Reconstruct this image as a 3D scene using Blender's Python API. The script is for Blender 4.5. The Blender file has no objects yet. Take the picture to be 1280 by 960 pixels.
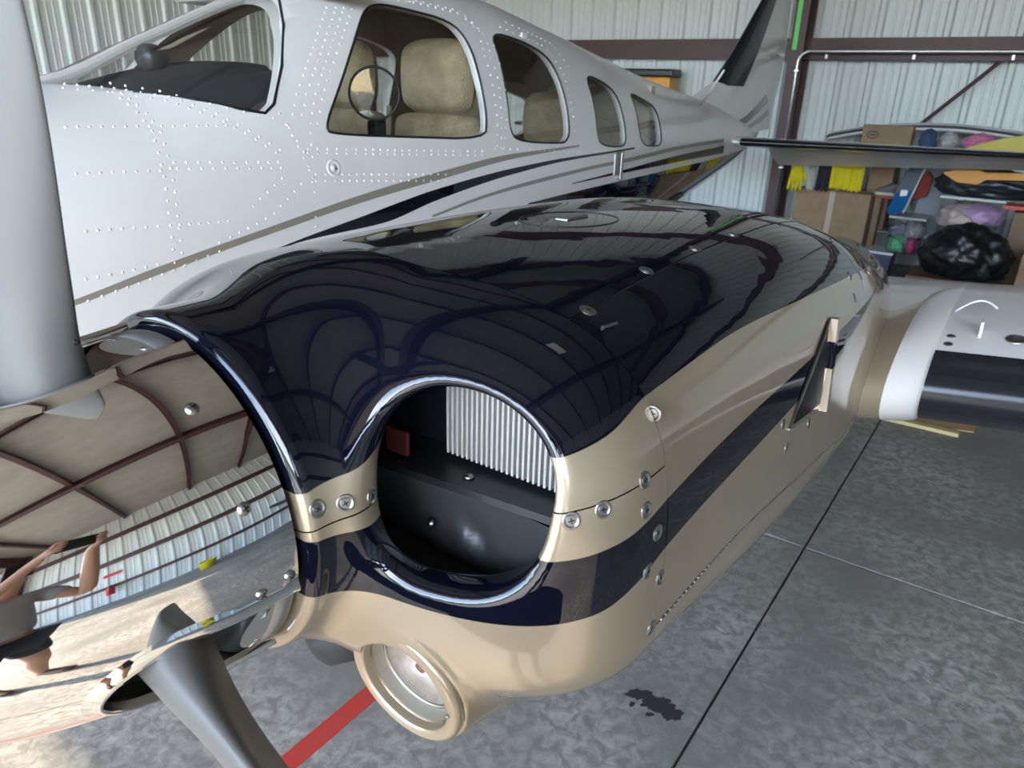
import bpy, bmesh, math, random
import numpy as np
from mathutils import Vector, Matrix
from mathutils.bvhtree import BVHTree

random.seed(7)
sc = bpy.context.scene
COL = sc.collection

# ------------------------------------------------------------------ camera
# X = outboard from the left engine, Y = aft, Z = up; the propeller hub is at (0, 0, HUB)
HUB = 1.22
CAM = np.array([.70, -.38, 1.65])
FPX = 925.0
def _n(v):
    return v / np.linalg.norm(v)
_Y = _n(np.array([700., -355., FPX]))
_D = _n(np.array([-44., 2197., FPX])); _D = _n(_D - _D @ _Y * _Y)
_X = np.cross(_D, _Y)
if _X[0] < 0: _X = -_X
RW = np.stack([_X, _Y, -_D])
cam = bpy.data.objects.new('camera', bpy.data.cameras.new('camera'))
COL.objects.link(cam)
cam.matrix_world = Matrix([[RW[i][0], -RW[i][1], -RW[i][2], CAM[i]] for i in range(3)] + [[0, 0, 0, 1]])
cam.data.sensor_width = 36.0
cam.data.lens = FPX / 1280 * 36
cam.data.clip_start = .02
cam.data.dof.use_dof = True
cam.data.dof.focus_distance = 1.05
cam.data.dof.aperture_fstop = 11
sc.camera = cam

# ------------------------------------------------------------------ sky, sun, exposure
SUN_AZ, SUN_EL = math.radians(24), math.radians(37)      # from the front, a little outboard
world = bpy.data.worlds.new('sky'); sc.world = world
world.use_nodes = True
wn = world.node_tree.nodes; wl = world.node_tree.links
sky = wn.new('ShaderNodeTexSky'); sky.sky_type = 'NISHITA'; sky.sun_disc = False; sky.dust_density = .6; sky.ozone_density = 1.0
sky.sun_elevation = SUN_EL; sky.sun_rotation = math.pi - SUN_AZ
wl.new(sky.outputs[0], wn['Background'].inputs[0]); wn['Background'].inputs[1].default_value = .42
sun = bpy.data.objects.new('sun', bpy.data.lights.new('sun', 'SUN')); COL.objects.link(sun)
sd = Vector((math.sin(SUN_AZ) * math.cos(SUN_EL), -math.cos(SUN_AZ) * math.cos(SUN_EL), math.sin(SUN_EL)))
sun.rotation_euler = sd.to_track_quat('Z', 'Y').to_euler(); sun.location = sd * 30
sun.data.energy = 3.4; sun.data.angle = math.radians(.6); sun.data.color = (1, .86, .67)
sc.view_settings.view_transform = 'Standard'; sc.view_settings.look = 'None'
sc.view_settings.gamma = 1; sc.view_settings.use_curve_mapping = False
sc.view_settings.exposure = 2.15
sc.cycles.use_denoising = True
sc.cycles.max_bounces = 10; sc.cycles.diffuse_bounces = 5; sc.cycles.glossy_bounces = 6
sc.cycles.transparent_max_bounces = 16; sc.cycles.caustics_reflective = False

# ------------------------------------------------------------------ helpers
def ray(u, v):
    return RW @ np.array([(u - 640) / FPX, (v - 480) / FPX, 1.])
def on(u, v, axis, val):
    d = ray(u, v); return CAM + d * (val - CAM[axis]) / d[axis]
def hit(bvh, u, v):
    d = Vector(ray(u, v)).normalized()
    p, nrm, i, dist = bvh.ray_cast(Vector(CAM), d)
    if p is None: return None
    if nrm.dot(d) > 0: nrm = -nrm
    return p, nrm

def mat(name, col, rough=.5, metal=0., coat=0., coat_rough=.03, noise=None, bump=None, spec=None, trans=0., ior=None, emit=None, alpha=None):
    m = bpy.data.materials.new(name); m.use_nodes = True
    N, L = m.node_tree.nodes, m.node_tree.links
    b = N['Principled BSDF']
    b.inputs['Base Color'].default_value = (*col, 1); b.inputs['Roughness'].default_value = rough
    b.inputs['Metallic'].default_value = metal; b.inputs['Coat Weight'].default_value = coat
    b.inputs['Coat Roughness'].default_value = coat_rough
    if spec is not None: b.inputs['Specular IOR Level'].default_value = spec
    if trans: b.inputs['Transmission Weight'].default_value = trans
    if ior: b.inputs['IOR'].default_value = ior
    if emit: b.inputs['Emission Color'].default_value = (*emit[:3], 1); b.inputs['Emission Strength'].default_value = emit[3]
    if alpha is not None: b.inputs['Alpha'].default_value = alpha
    if noise:      # (scale, second colour, contrast lo, hi)
        tc = N.new('ShaderNodeTexCoord'); nz = N.new('ShaderNodeTexNoise'); nz.inputs['Scale'].default_value = noise[0]
        nz.inputs['Detail'].default_value = 6
        L.new(tc.outputs['Object'], nz.inputs['Vector'])
        cr = N.new('ShaderNodeValToRGB'); cr.color_ramp.elements[0].position = noise[2]; cr.color_ramp.elements[1].position = noise[3]
        cr.color_ramp.elements[0].color = (*col, 1); cr.color_ramp.elements[1].color = (*noise[1], 1)
        L.new(nz.outputs['Fac'], cr.inputs['Fac']); L.new(cr.outputs['Color'], b.inputs['Base Color'])
    if bump:       # (scale, strength, distance)
        tc = N.new('ShaderNodeTexCoord'); nz = N.new('ShaderNodeTexNoise'); nz.inputs['Scale'].default_value = bump[0]
        nz.inputs['Detail'].default_value = 3
        L.new(tc.outputs['Object'], nz.inputs['Vector'])
        bp = N.new('ShaderNodeBump'); bp.inputs['Strength'].default_value = bump[1]; bp.inputs['Distance'].default_value = bump[2]
        L.new(nz.outputs['Fac'], bp.inputs['Height']); L.new(bp.outputs['Normal'], b.inputs['Normal'])
    return m

def mesh(name, V, F, m=None, smooth=False):
    me = bpy.data.meshes.new(name)
    me.from_pydata([tuple(map(float, v)) for v in V], [], [tuple(map(int, f)) for f in F]); me.update()
    for mm in (m if isinstance(m, (list, tuple)) else [m]):
        if mm: me.materials.append(mm)
    if smooth: me.polygons.foreach_set('use_smooth', [True] * len(me.polygons))
    return me
def link(name, me, parent=None, loc=None):
    o = bpy.data.objects.new(name, me); COL.objects.link(o)
    if loc is not None: o.location = loc
    if parent: adopt(o, parent)
    return o
def adopt(o, parent):
    o.parent = parent
    o.matrix_parent_inverse = WORLD(parent).inverted()
def WORLD(o):
    if o.parent is None: return o.matrix_basis.copy()
    return WORLD(o.parent) @ o.matrix_parent_inverse @ o.matrix_basis
def obj(name, V, F, m, parent=None, smooth=False):
    return link(name, mesh(name, V, F, m, smooth), parent)
def empty(name, loc=(0, 0, 0), rz=0.):
    o = bpy.data.objects.new(name, None); COL.objects.link(o); o.location = loc; o.rotation_euler = (0, 0, rz)
    o.empty_display_size = .1
    return o
def tag(o, label=None, cat=None, group=None, kind=None):
    if label: o['label'] = label
    if cat: o['category'] = cat
    if group: o['group'] = group
    if kind: o['kind'] = kind
    return o

class MB:
    """collects shapes; build() links them as one mesh"""
    def __init__(s): s.V = []; s.F = []; s.M = []
    def add(s, V, F, mi=0):
        k = len(s.V); s.V += [tuple(v) for v in V]; s.F += [tuple(i + k for i in f) for f in F]; s.M += [mi] * len(F); return s
    def box(s, a, b, mi=0, bev=0.):
        x0, y0, z0 = a; x1, y1, z1 = b
        if not bev:
            V = [(x, y, z) for x in (x0, x1) for y in (y0, y1) for z in (z0, z1)]
            return s.add(V, [(0, 1, 3, 2), (4, 6, 7, 5), (0, 4, 5, 1), (2, 3, 7, 6), (0, 2, 6, 4), (1, 5, 7, 3)], mi)
        bm = bmesh.new(); bmesh.ops.create_cube(bm, size=1)
        for v in bm.verts:
            v.co = Vector(((x0 + x1) / 2 + v.co.x * (x1 - x0), (y0 + y1) / 2 + v.co.y * (y1 - y0), (z0 + z1) / 2 + v.co.z * (z1 - z0)))
        bmesh.ops.bevel(bm, geom=bm.edges[:], offset=bev, segments=2, affect='EDGES', profile=.5)
        return s.bm(bm, mi)
    def bm(s, bm, mi=0):
        bm.verts.index_update()
        s.add([v.co[:] for v in bm.verts], [[v.index for v in f.verts] for f in bm.faces], mi); bm.free(); return s
    def tube(s, P, r, n=8, mi=0, closed=False, caps=True):
        P = [Vector(p) for p in P]; m = len(P); R = r if isinstance(r, (list, tuple)) else [r] * m
        V = []; up = None
        for i, p in enumerate(P):
            a = P[i - 1] if (i or closed) else p; b = P[(i + 1) % m] if (i < m - 1 or closed) else p
            t = (b - a).normalized()
            if up is None:
                up = Vector((0, 0, 1)) if abs(t.z) < .9 else Vector((1, 0, 0))
            u = (up - t * up.dot(t)).normalized(); w = t.cross(u); up = u
            for k in range(n):
                q = 2 * math.pi * k / n; V.append(p + (u * math.cos(q) + w * math.sin(q)) * R[i])
        F = []
        for i in range(m if closed else m - 1):
            j = (i + 1) % m
            for k in range(n): F.append((i * n + k, i * n + (k + 1) % n, j * n + (k + 1) % n, j * n + k))
        if not closed and caps: F += [tuple(range(n))[::-1], tuple((m - 1) * n + k for k in range(n))]
        return s.add(V, F, mi)
    def lathe(s, prof, o=(0, 0, 0), axis=(0, 0, 1), n=32, mi=0, caps=True):
        a = Vector(axis).normalized(); u = a.orthogonal().normalized(); w = a.cross(u); o = Vector(o)
        V = [o + a * h + (u * math.cos(2 * math.pi * k / n) + w * math.sin(2 * math.pi * k / n)) * r for r, h in prof for k in range(n)]
        F = [(i * n + k, i * n + (k + 1) % n, (i + 1) * n + (k + 1) % n, (i + 1) * n + k) for i in range(len(prof) - 1) for k in range(n)]
        if caps and prof[0][0] > 0: F.append(tuple(range(n))[::-1])
        if caps and prof[-1][0] > 0: F.append(tuple((len(prof) - 1) * n + k for k in range(n)))
        return s.add(V, F, mi)
    def build(s, name, m, parent=None, smooth=False):
        me = mesh(name, s.V, s.F, m, smooth)
        if any(s.M): me.polygons.foreach_set('material_index', s.M)
        return link(name, me, parent)

def grid_faces(nu, nv, wrap_v=False):
    return [(i * nv + j, i * nv + (j + 1) % nv, (i + 1) * nv + (j + 1) % nv, (i + 1) * nv + j)
            for i in range(nu - 1) for j in range(nv if wrap_v else nv - 1)]
def pchip(xs, ys):
    xs = np.array(xs, float); ys = np.array(ys, float); h = np.diff(xs); d = np.diff(ys) / h; m = np.zeros_like(ys)
    for i in range(1, len(xs) - 1):
        if d[i - 1] * d[i] > 0:
            w1 = 2 * h[i] + h[i - 1]; w2 = h[i] + 2 * h[i - 1]; m[i] = (w1 + w2) / (w1 / d[i - 1] + w2 / d[i])
    m[0] = d[0]; m[-1] = d[-1]
    def f(x):
        x = np.clip(np.asarray(x, float), xs[0], xs[-1]); i = np.clip(np.searchsorted(xs, x) - 1, 0, len(xs) - 2)
        t = (x - xs[i]) / h[i]
        return ((1 + 2 * t) * (1 - t) ** 2 * ys[i] + t * (1 - t) ** 2 * h[i] * m[i] + t * t * (3 - 2 * t) * ys[i + 1] + t * t * (t - 1) * h[i] * m[i + 1])
    return f
def apply_mods(o):
    dg = bpy.context.evaluated_depsgraph_get(); dg.update()
    me = bpy.data.meshes.new_from_object(o.evaluated_get(dg), depsgraph=dg)
    o.modifiers.clear(); old = o.data; o.data = me; bpy.data.meshes.remove(old); return o
def boolean_cut(o, cutters):
    for c in cutters:
        md = o.modifiers.new('cut', 'BOOLEAN'); md.object = c; md.operation = 'DIFFERENCE'; md.solver = 'EXACT'
    apply_mods(o)
    for c in cutters: bpy.data.objects.remove(c, do_unlink=True)
def bvh_of(o):
    me = o.data; return BVHTree.FromPolygons([v.co.copy() for v in me.vertices], [tuple(p.vertices) for p in me.polygons])

# ------------------------------------------------------------------ materials
M = {}
M['steel'] = mat('maroon_steel', (.065, .026, .028), .5)
M['panel'] = mat('wall_panel', (.62, .65, .65), .42)
M['roofp'] = mat('roof_liner', (.36, .34, .30), .6, noise=(3, (.31, .295, .26), .4, .7))
M['chrome'] = mat('polished_aluminium', (.86, .85, .83), .025, 1.)
M['screw'] = mat('screw_steel', (.42, .41, .39), .32, 1.)
M['screwd'] = mat('screw_recess', (.05, .05, .05), .5, .6)
M['white'] = mat('white_paint', (.72, .705, .69), .35, 0, .6, .05)
M['navy'] = mat('navy_paint', (.003, .004, .010), .25, 0, 1., .012, spec=0.)
M['taupe'] = mat('taupe_stripe', (.26, .23, .185), .3, 0, .5)
M['beige'] = mat('champagne_paint', (.45, .36, .25), .36, .55, 1., .02)
M['black'] = mat('black_satin', (.012, .013, .014), .35)
M['boot'] = mat('rubber_boot', (.012, .013, .018), .22)
M['blade'] = mat('blade_grey', (.125, .121, .114), .42)
M['dark'] = mat('engine_black', (.008, .009, .012), .5, spec=.15)
M['baffle'] = mat('baffle_black', (.06, .062, .065), .33, .3)
M['fin'] = mat('cylinder_fin', (.62, .60, .57), .4, .3)
M['rubber'] = mat('tyre_rubber', (.02, .02, .02), .7)
# ------------------------------------------------------------------ hangar
XL, XR, YB, YF, ZR = -8.2, 5.2, 8.3, -3.0, 4.6
def concrete(name, c1, c2, seed):
    m = bpy.data.materials.new(name); m.use_nodes = True
    N, L = m.node_tree.nodes, m.node_tree.links; b = N['Principled BSDF']
    g = N.new('ShaderNodeNewGeometry')
    n1 = N.new('ShaderNodeTexNoise'); n1.inputs['Scale'].default_value = 1.7; n1.inputs['Detail'].default_value = 4
    n2 = N.new('ShaderNodeTexNoise'); n2.inputs['Scale'].default_value = 26; n2.inputs['Detail'].default_value = 8; n2.inputs['Roughness'].default_value = .65; n2.inputs['Distortion'].default_value = .6
    for n in (n1, n2): L.new(g.outputs['Position'], n.inputs['Vector'])
    r1 = N.new('ShaderNodeValToRGB'); r1.color_ramp.elements[0].position = .36; r1.color_ramp.elements[1].position = .66
    L.new(n1.outputs['Fac'], r1.inputs['Fac'])
    r2 = N.new('ShaderNodeValToRGB'); r2.color_ramp.elements[0].position = .40; r2.color_ramp.elements[1].position = .66
    L.new(n2.outputs['Fac'], r2.inputs['Fac'])
    mul = N.new('ShaderNodeMath'); mul.operation = 'MULTIPLY'; L.new(r1.outputs['Color'], mul.inputs[0]); L.new(r2.outputs['Color'], mul.inputs[1])
    mx = N.new('ShaderNodeMix'); mx.data_type = 'RGBA'; mx.inputs[6].default_value = (*c1, 1); mx.inputs[7].default_value = (*c2, 1)
    L.new(mul.outputs[0], mx.inputs[0])
    L.new(mx.outputs[2], b.inputs['Base Color'])
    b.inputs['Roughness'].default_value = .55
    bp = N.new('ShaderNodeBump'); bp.inputs['Strength'].default_value = .15; bp.inputs['Distance'].default_value = .003
    L.new(n2.outputs['Fac'], bp.inputs['Height']); L.new(bp.outputs['Normal'], b.inputs['Normal'])
    return m
M['slab'] = concrete('hangar_concrete', (.172, .164, .147), (.45, .425, .38), 1)
M['apron'] = concrete('apron_concrete', (.36, .32, .26), (.46, .41, .34), 2)
M['joint'] = mat('joint_filler', (.05, .05, .05), .8)
fl = MB().box((XL - .2, YF, -.12), (XR + .2, YB + .2, -.012)).build('floor', M['joint']); tag(fl, 'grey concrete hangar floor with saw-cut joints', kind='structure')
xs = [XL - .2, -7.06, -3.40, .262, 3.93, XR + .2]; ys = [YF, -1.36, 2.30, 5.96, YB + .2]
for i in range(len(xs) - 1):
    for j in range(len(ys) - 1):
        g = .004
        MB().box((xs[i] + g, ys[j] + g, -.1), (xs[i + 1] - g, ys[j + 1] - g, 0), bev=.003).build('slab', M['slab'], fl)
ap = MB().box((-90, -120, -.14), (90, YF - .004, -.01)).build('floor_apron', M['apron']); tag(ap, 'pale sunlit concrete apron outside the hangar door', kind='structure')
red = MB().box((-.58, -.4, .0), (-.522, 2.6, .0015)).build('painted_line', mat('red_floor_paint', (.42, .035, .025), .6, noise=(30, (.3, .06, .05), .5, .8)))
tag(red, 'red painted guide line on the concrete under the engine', 'floor marking')

def rib_panel(width, height):
    k = 3; p = width / k; V = []; F = []
    prof = []
    for i in range(k):
        b = i * p
        for x, y in ((0, 0), (.022, -.03), (.062, -.03), (.084, 0), (.150, 0), (.157, -.006), (.171, -.006), (.178, 0), (.225, 0), (.232, -.006), (.246, -.006), (.253, 0)):
            prof.append((b + x * p / .305, y))
    prof.append((width - .002, 0))
    for x, y in prof: V += [(x, y, 0), (x, y, height)]
    for i in range(len(prof) - 1): F.append((2 * i, 2 * i + 2, 2 * i + 3, 2 * i + 1))
    return mesh('panel', V, F, M['panel'])
def wall(name, label, p0, dirx, length, n, h):
    # wall runs from p0 along dirx, ribs towards the room
    ang = math.atan2(dirx[1], dirx[0]); w = length / n
    back = MB().box((0, .012, 0), (length, .06, h)).build(name, M['panel']); back.location = p0; back.rotation_euler = (0, 0, ang)
    tag(back, label, kind='structure')
    pm = rib_panel(w, h)
    for i in range(n):
        o = link('panel', pm); o.parent = back; o.location = (i * w, 0, 0)
    return back
wb = wall('wall_back', 'ribbed pale metal back wall of the hangar', (XL, YB, 0), (1, 0), XR - XL, 15, ZR)
wlft = wall('wall_left', 'ribbed pale metal side wall behind the aircraft nose', (XL, YF, 0), (0, 1), YB - YF, 13, ZR)
wrt = wall('wall_right', 'ribbed pale metal side wall beside the wing tip', (XR, YB, 0), (0, -1), YB - YF, 13, ZR)
def beam(a, b, w, h, name, parent, m=M['steel']):
    """C-section beam from a to b"""
    a = Vector(a); b = Vector(b); t = (b - a).normalized(); up = Vector((0, 0, 1)) if abs(t.z) < .9 else Vector((0, -1, 0)); s = t.cross(up).normalized(); up = s.cross(t)
    pr = [(-w, -h), (w, -h), (w, -h + .02), (-w + .012, -h + .012), (-w + .012, h - .012), (w, h - .02), (w, h), (-w, h)]
    V = [p + s * x + up * y for p in (a, b) for x, y in pr]; n = len(pr)
    F = [(k, (k + 1) % n, n + (k + 1) % n, n + k) for k in range(n)] + [tuple(range(n))[::-1], tuple(range(n, 2 * n))]
    o = obj(name, V, F, m, parent); return o
for z in (2.06, 3.4):
    beam((XR, YB - .11, z), (XL, YB - .11, z), .07, .10, 'girt', wb)
    zz = 2.85 if z < 3 else 1.0
    beam((XL + .11, YB, zz), (XL + .11, YF, zz), .07, .10, 'girt', wlft)
    beam((XR - .11, YF, z + .1), (XR - .11, YB, z + .1), .07, .10, 'girt', wrt)
beam((XR - .11, YF, .9), (XR - .11, YB, .9), .05, .07, 'girt', wrt)
for x in (-1.705,):
    MB().box((x - .07, YB - .30, 0), (x + .07, YB - .29, ZR)).box((x - .07, YB - .05, 0), (x + .07, YB - .04, ZR)).box((x - .008, YB - .29, 0), (x + .008, YB - .05, ZR)).build('column', M['steel'], wb)
_a = on(1150, 156, 1, YB - .14); _b = on(1262, 68, 1, YB - .14); _b = _a + (_b - _a) * 2.4; _a = _a - (_b - _a) * .2
MB().tube([_a, _b], .018, 8).build('brace_rod', M['steel'], wb)
for x in (XL + .15, XR - .15):
    for y in (YF + .1, YB - .15):
        MB().box((x - .12, y - .10, 0), (x + .12, y + .10, ZR)).build('column', M['steel'], wlft if x < 0 else wrt)
rf = MB().box((XL - .2, YF - .2, ZR), (XR + .2, YB + .2, ZR + .08)).build('ceiling', M['roofp']); tag(rf, 'insulated hangar roof on steel purlins', kind='structure')
for x in (-4.9, -1.62, 1.72): MB().box((x - .08, YF, ZR - .34), (x + .08, YB, ZR - .32)).box((x - .08, YF, ZR - .02), (x + .08, YB, ZR)).box((x - .01, YF, ZR - .32), (x + .01, YB, ZR - .02)).build('rafter', M['steel'], rf)
for k in range(8): beam((XL, YF + .7 + k * 1.45, ZR - .1), (XR, YF + .7 + k * 1.45, ZR - .1), .03, .08, 'purlin', rf)
hd = MB().box((XL - .2, YF - .15, 4.05), (XR + .2, YF + .15, ZR + .08), bev=.01).build('trim_1', M['steel']); tag(hd, 'dark steel header beam over the hangar door opening', kind='structure')
for k, x in enumerate((XL, XR)):
    j = MB().box((x - .25, YF - .12, 0), (x + .35 * (1 if x < 0 else -1) + (.0), YF + .12, 4.05), bev=.01).build('trim_%d' % (k + 2), M['steel']); tag(j, 'dark steel door jamb at the hangar opening', kind='structure')
# folded hangar door under the header
dr = MB().box((XL - .2, YF - 1.72, 4.0), (XR + .2, YF - .151, 4.06)).build('door_1', mat('door_beige', (.5, .44, .35), .5)); tag(dr, 'beige hangar door swung up over the opening', kind='structure')
# row of hangars across the taxiway
bld = empty('hangar_building', (0, -38, 0)); tag(bld, 'long beige metal hangar row across the taxiway', 'building')
MB().box((-45, -46, 0), (45, -38, 4.2)).build('wall', mat('beige_siding', (.55, .5, .42), .6), bld)
MB().add([(-46, -47, 4.2), (46, -47, 4.2), (46, -37.6, 4.2), (-46, -37.6, 4.2), (-46, -42, 5.2), (46, -42, 5.2)], [(0, 1, 5, 4), (2, 3, 4, 5), (1, 2, 5), (3, 0, 4), (3, 2, 1, 0)]).build('roof', mat('tan_roof', (.36, .31, .26), .5), bld)
for k in range(6): MB().box((-40 + k * 14, -37.95, 0), (-29 + k * 14, -37.85, 3.6)).build('door', mat('siding_door', (.62, .6, .55), .5), bld)
# hangar lamps
M['lamp'] = mat('lamp_diffuser', (.9, .9, .85), .4, emit=(1, .93, .8, .16))
def lamp(x, y, lab):
    t = empty('ceiling_lamp', (x, y, ZR - .4)); tag(t, lab, 'lamp')
    MB().box((x - .22, y - .16, ZR - .42), (x + .22, y + .16, ZR - .36), bev=.01).build('housing', M['white'], t)
    MB().box((x - .20, y - .14, ZR - .44), (x + .20, y + .14, ZR - .421)).build('diffuser', M['lamp'], t)
    for s in (-1, 1): MB().tube([(x + .18 * s, y, ZR - .36), (x + .18 * s, y, ZR)], .006, 6).build('hanger', M['steel'], t)
lamp(.4, 2.1, 'square ceiling lamp hanging over the engine')
lamp(-4.2, 2.1, 'square ceiling lamp hanging over the far side of the cabin')
# ------------------------------------------------------------------ airplane
FX = -1.68
plane = empty('airplane', (FX, 2.2, 0))
tag(plane, 'white twin-engine propeller airplane with navy and champagne stripes parked in the hangar', 'airplane')

# ---- engine nacelle: cross sections
nW = pchip([-.5, .28, .7, 1.3, 1.8, 2.3, 2.8], [.452, .455, .462, .466, .44, .36, .2])
nZT = pchip([-.5, .05, .28, .6, 1.0, 1.3, 1.6, 2.0, 2.8], [1.425, 1.432, 1.443, 1.446, 1.435, 1.405, 1.33, 1.20, 1.12])
nZB = pchip([-.5, .1, .28, .6, 1.0, 1.5, 2.2, 2.8], [.99, .98, .945, .88, .84, .80, .82, .95])
nZC = pchip([-.5, .05, .28, .8, 1.3, 2.8], [1.12, 1.115, 1.10, 1.02, .98, .98])
PT, PTI, PB = 3.8, 2.2, 3.0    # top outboard, top inboard, bottom exponents
def sec_rho(x, y, z):
    zc = nZC(y); up = z > zc
    h = np.where(up, nZT(y) - zc, zc - nZB(y)); p = np.where(up, np.where(x > 0, PT, PTI), PB)
    return ((np.abs(x) / nW(y)) ** p + (np.abs(z - zc) / h) ** p) ** (1 / p)
def smin(a, b, k):
    h = np.clip(.5 + .5 * (b - a) / k, 0, 1); return b * (1 - h) + a * h - k * h * (1 - h)
def smax(a, b, k): return -smin(-a, -b, k)
YS = .28                      # cowl seam
POD_C = np.array([.246, .08, 1.023]); POD_D = _n(np.array([-.015, .99, .13])); POD_B = _n(np.array([.06, .99, .01]))
IN_C, IN_A, IN_B = (.295, 1.273), .075, .096
def body_f(x, y, z):
    rho = sec_rho(x, np.maximum(y, .05), z)
    t = np.clip((.30 - y) / .245, 0, 3)
    return ((rho ** 3 + t ** 3) ** (1 / 3) - 1) * .28
def bowl_f(P):
    x, y, z = P[:, 0], P[:, 1], P[:, 2]
    fb = body_f(x, y, z)
    r = np.hypot(x, z - HUB); a = r - .191; b = .020 - y
    ring = np.minimum(np.maximum(a, b), 0) + np.hypot(np.maximum(a, 0), np.maximum(b, 0)) - .012
    f = smin(fb, ring, .055)
    q = P - POD_C; s = q @ POD_D; rad = np.sqrt(np.maximum((q * q).sum(1) - s * s, 0))
    s2 = q @ POD_B; rad2 = np.sqrt(np.maximum((q * q).sum(1) - s2 * s2, 0))
    pod = np.maximum(rad2 - (.0775 + .16 * np.clip(s, 0, .1) - .3 * np.maximum(s - .1, 0)), .012 - s)
    f = smin(f, pod, .018)
    inb = x < 0; pe = np.where(z > IN_C[1] - .05 * inb, 2.1, 2.8)
    xl = .219 - .6 * (np.clip(y, .05, .17) - .07); ca = np.where(inb, -.275, (xl + .385) / 2); aa = np.where(inb, .069, (.385 - xl) / 2)
    d = ((np.abs(x - ca) / aa) ** pe + (np.abs(z - IN_C[1] + .05 * inb) / (IN_B - .028 * inb)) ** pe) ** (1 / pe)
    duct = np.clip((d - 1) * .09, -.2, .3)
    f = smax(f, -duct, .018 + .014 * (lambda t: t * t * (3 - 2 * t))(np.clip(((ca - x) / aa + .6) / 2.2, 0, 1)) * np.where(inb, 0, 1))
    # lamp well
    f = np.maximum(f, -np.maximum(rad - .062, s - .07))
    f = smax(f, -(fb + .036), .008)
    return f
def surface_nets(fun, lo, hi, h):
    ax = [np.arange(lo[i], hi[i] + h * .5, h) for i in range(3)]; n = [len(a) for a in ax]
    G = np.empty(n)
    for i, xv in enumerate(ax[0]):
        yy, zz = np.meshgrid(ax[1], ax[2], indexing='ij')
        G[i] = fun(np.stack([np.full(yy.size, xv), yy.ravel(), zz.ravel()], 1)).reshape(n[1], n[2])
    ins = G < 0
    c = np.zeros([k - 1 for k in n], int)
    for dx in (0, 1):
        for dy in (0, 1):
            for dz in (0, 1): c += ins[dx:n[0] - 1 + dx, dy:n[1] - 1 + dy, dz:n[2] - 1 + dz]
    act = (c > 0) & (c < 8); idx = -np.ones(act.shape, int); I = np.argwhere(act); idx[act] = np.arange(len(I))
    acc = np.zeros((len(I), 3)); cnt = np.zeros(len(I))
    for axis in range(3):
        o1, o2 = [k for k in range(3) if k != axis]
        for a in (0, 1):
            for b in (0, 1):
                off = np.zeros(3, int); off[o1] = a; off[o2] = b; e = off.copy(); e[axis] = 1
                A = I + off; B = I + e; va = G[tuple(A.T)]; vb = G[tuple(B.T)]
                ch = (va < 0) != (vb < 0); t = np.where(ch, va / np.where(ch, va - vb, 1), 0)
                pt = A.astype(float); pt[:, axis] += t
                acc[ch] += pt[ch]; cnt[ch] += 1
    V = acc / cnt[:, None] * h + np.array(lo)
    F = []
    for axis in range(3):
        o1, o2 = (axis + 1) % 3, (axis + 2) % 3
        sl0 = [slice(None)] * 3; sl1 = [slice(None)] * 3; sl0[axis] = slice(0, -1); sl1[axis] = slice(1, None)
        ch = ins[tuple(sl0)] != ins[tuple(sl1)]; E_ = np.argwhere(ch)
        ok = (E_[:, o1] > 0) & (E_[:, o2] > 0) & (E_[:, o1] < n[o1] - 1) & (E_[:, o2] < n[o2] - 1); E_ = E_[ok]
        q = []
        for a, b in ((-1, -1), (0, -1), (0, 0), (-1, 0)):
            k = E_.copy(); k[:, o1] += a; k[:, o2] += b; q.append(idx[tuple(k.T)])
        Q = np.stack(q, 1); fl_ = ins[tuple(E_.T)]
        Q[~fl_] = Q[~fl_][:, ::-1]; F.append(Q)
    F = np.concatenate(F)
    for it in range(4):
        f0 = fun(V); g = np.zeros_like(V)
        for k in range(3):
            e = np.zeros(3); e[k] = .0004; g[:, k] = (fun(V + e) - fun(V - e)) / .0008
        g2 = np.maximum((g * g).sum(1), .05); st = (f0 / g2)[:, None] * g
        ln = np.linalg.norm(st, axis=1, keepdims=True); st *= np.minimum(1, .4 * h / np.maximum(ln, 1e-9)); V = V - st
    return V, F

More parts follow.
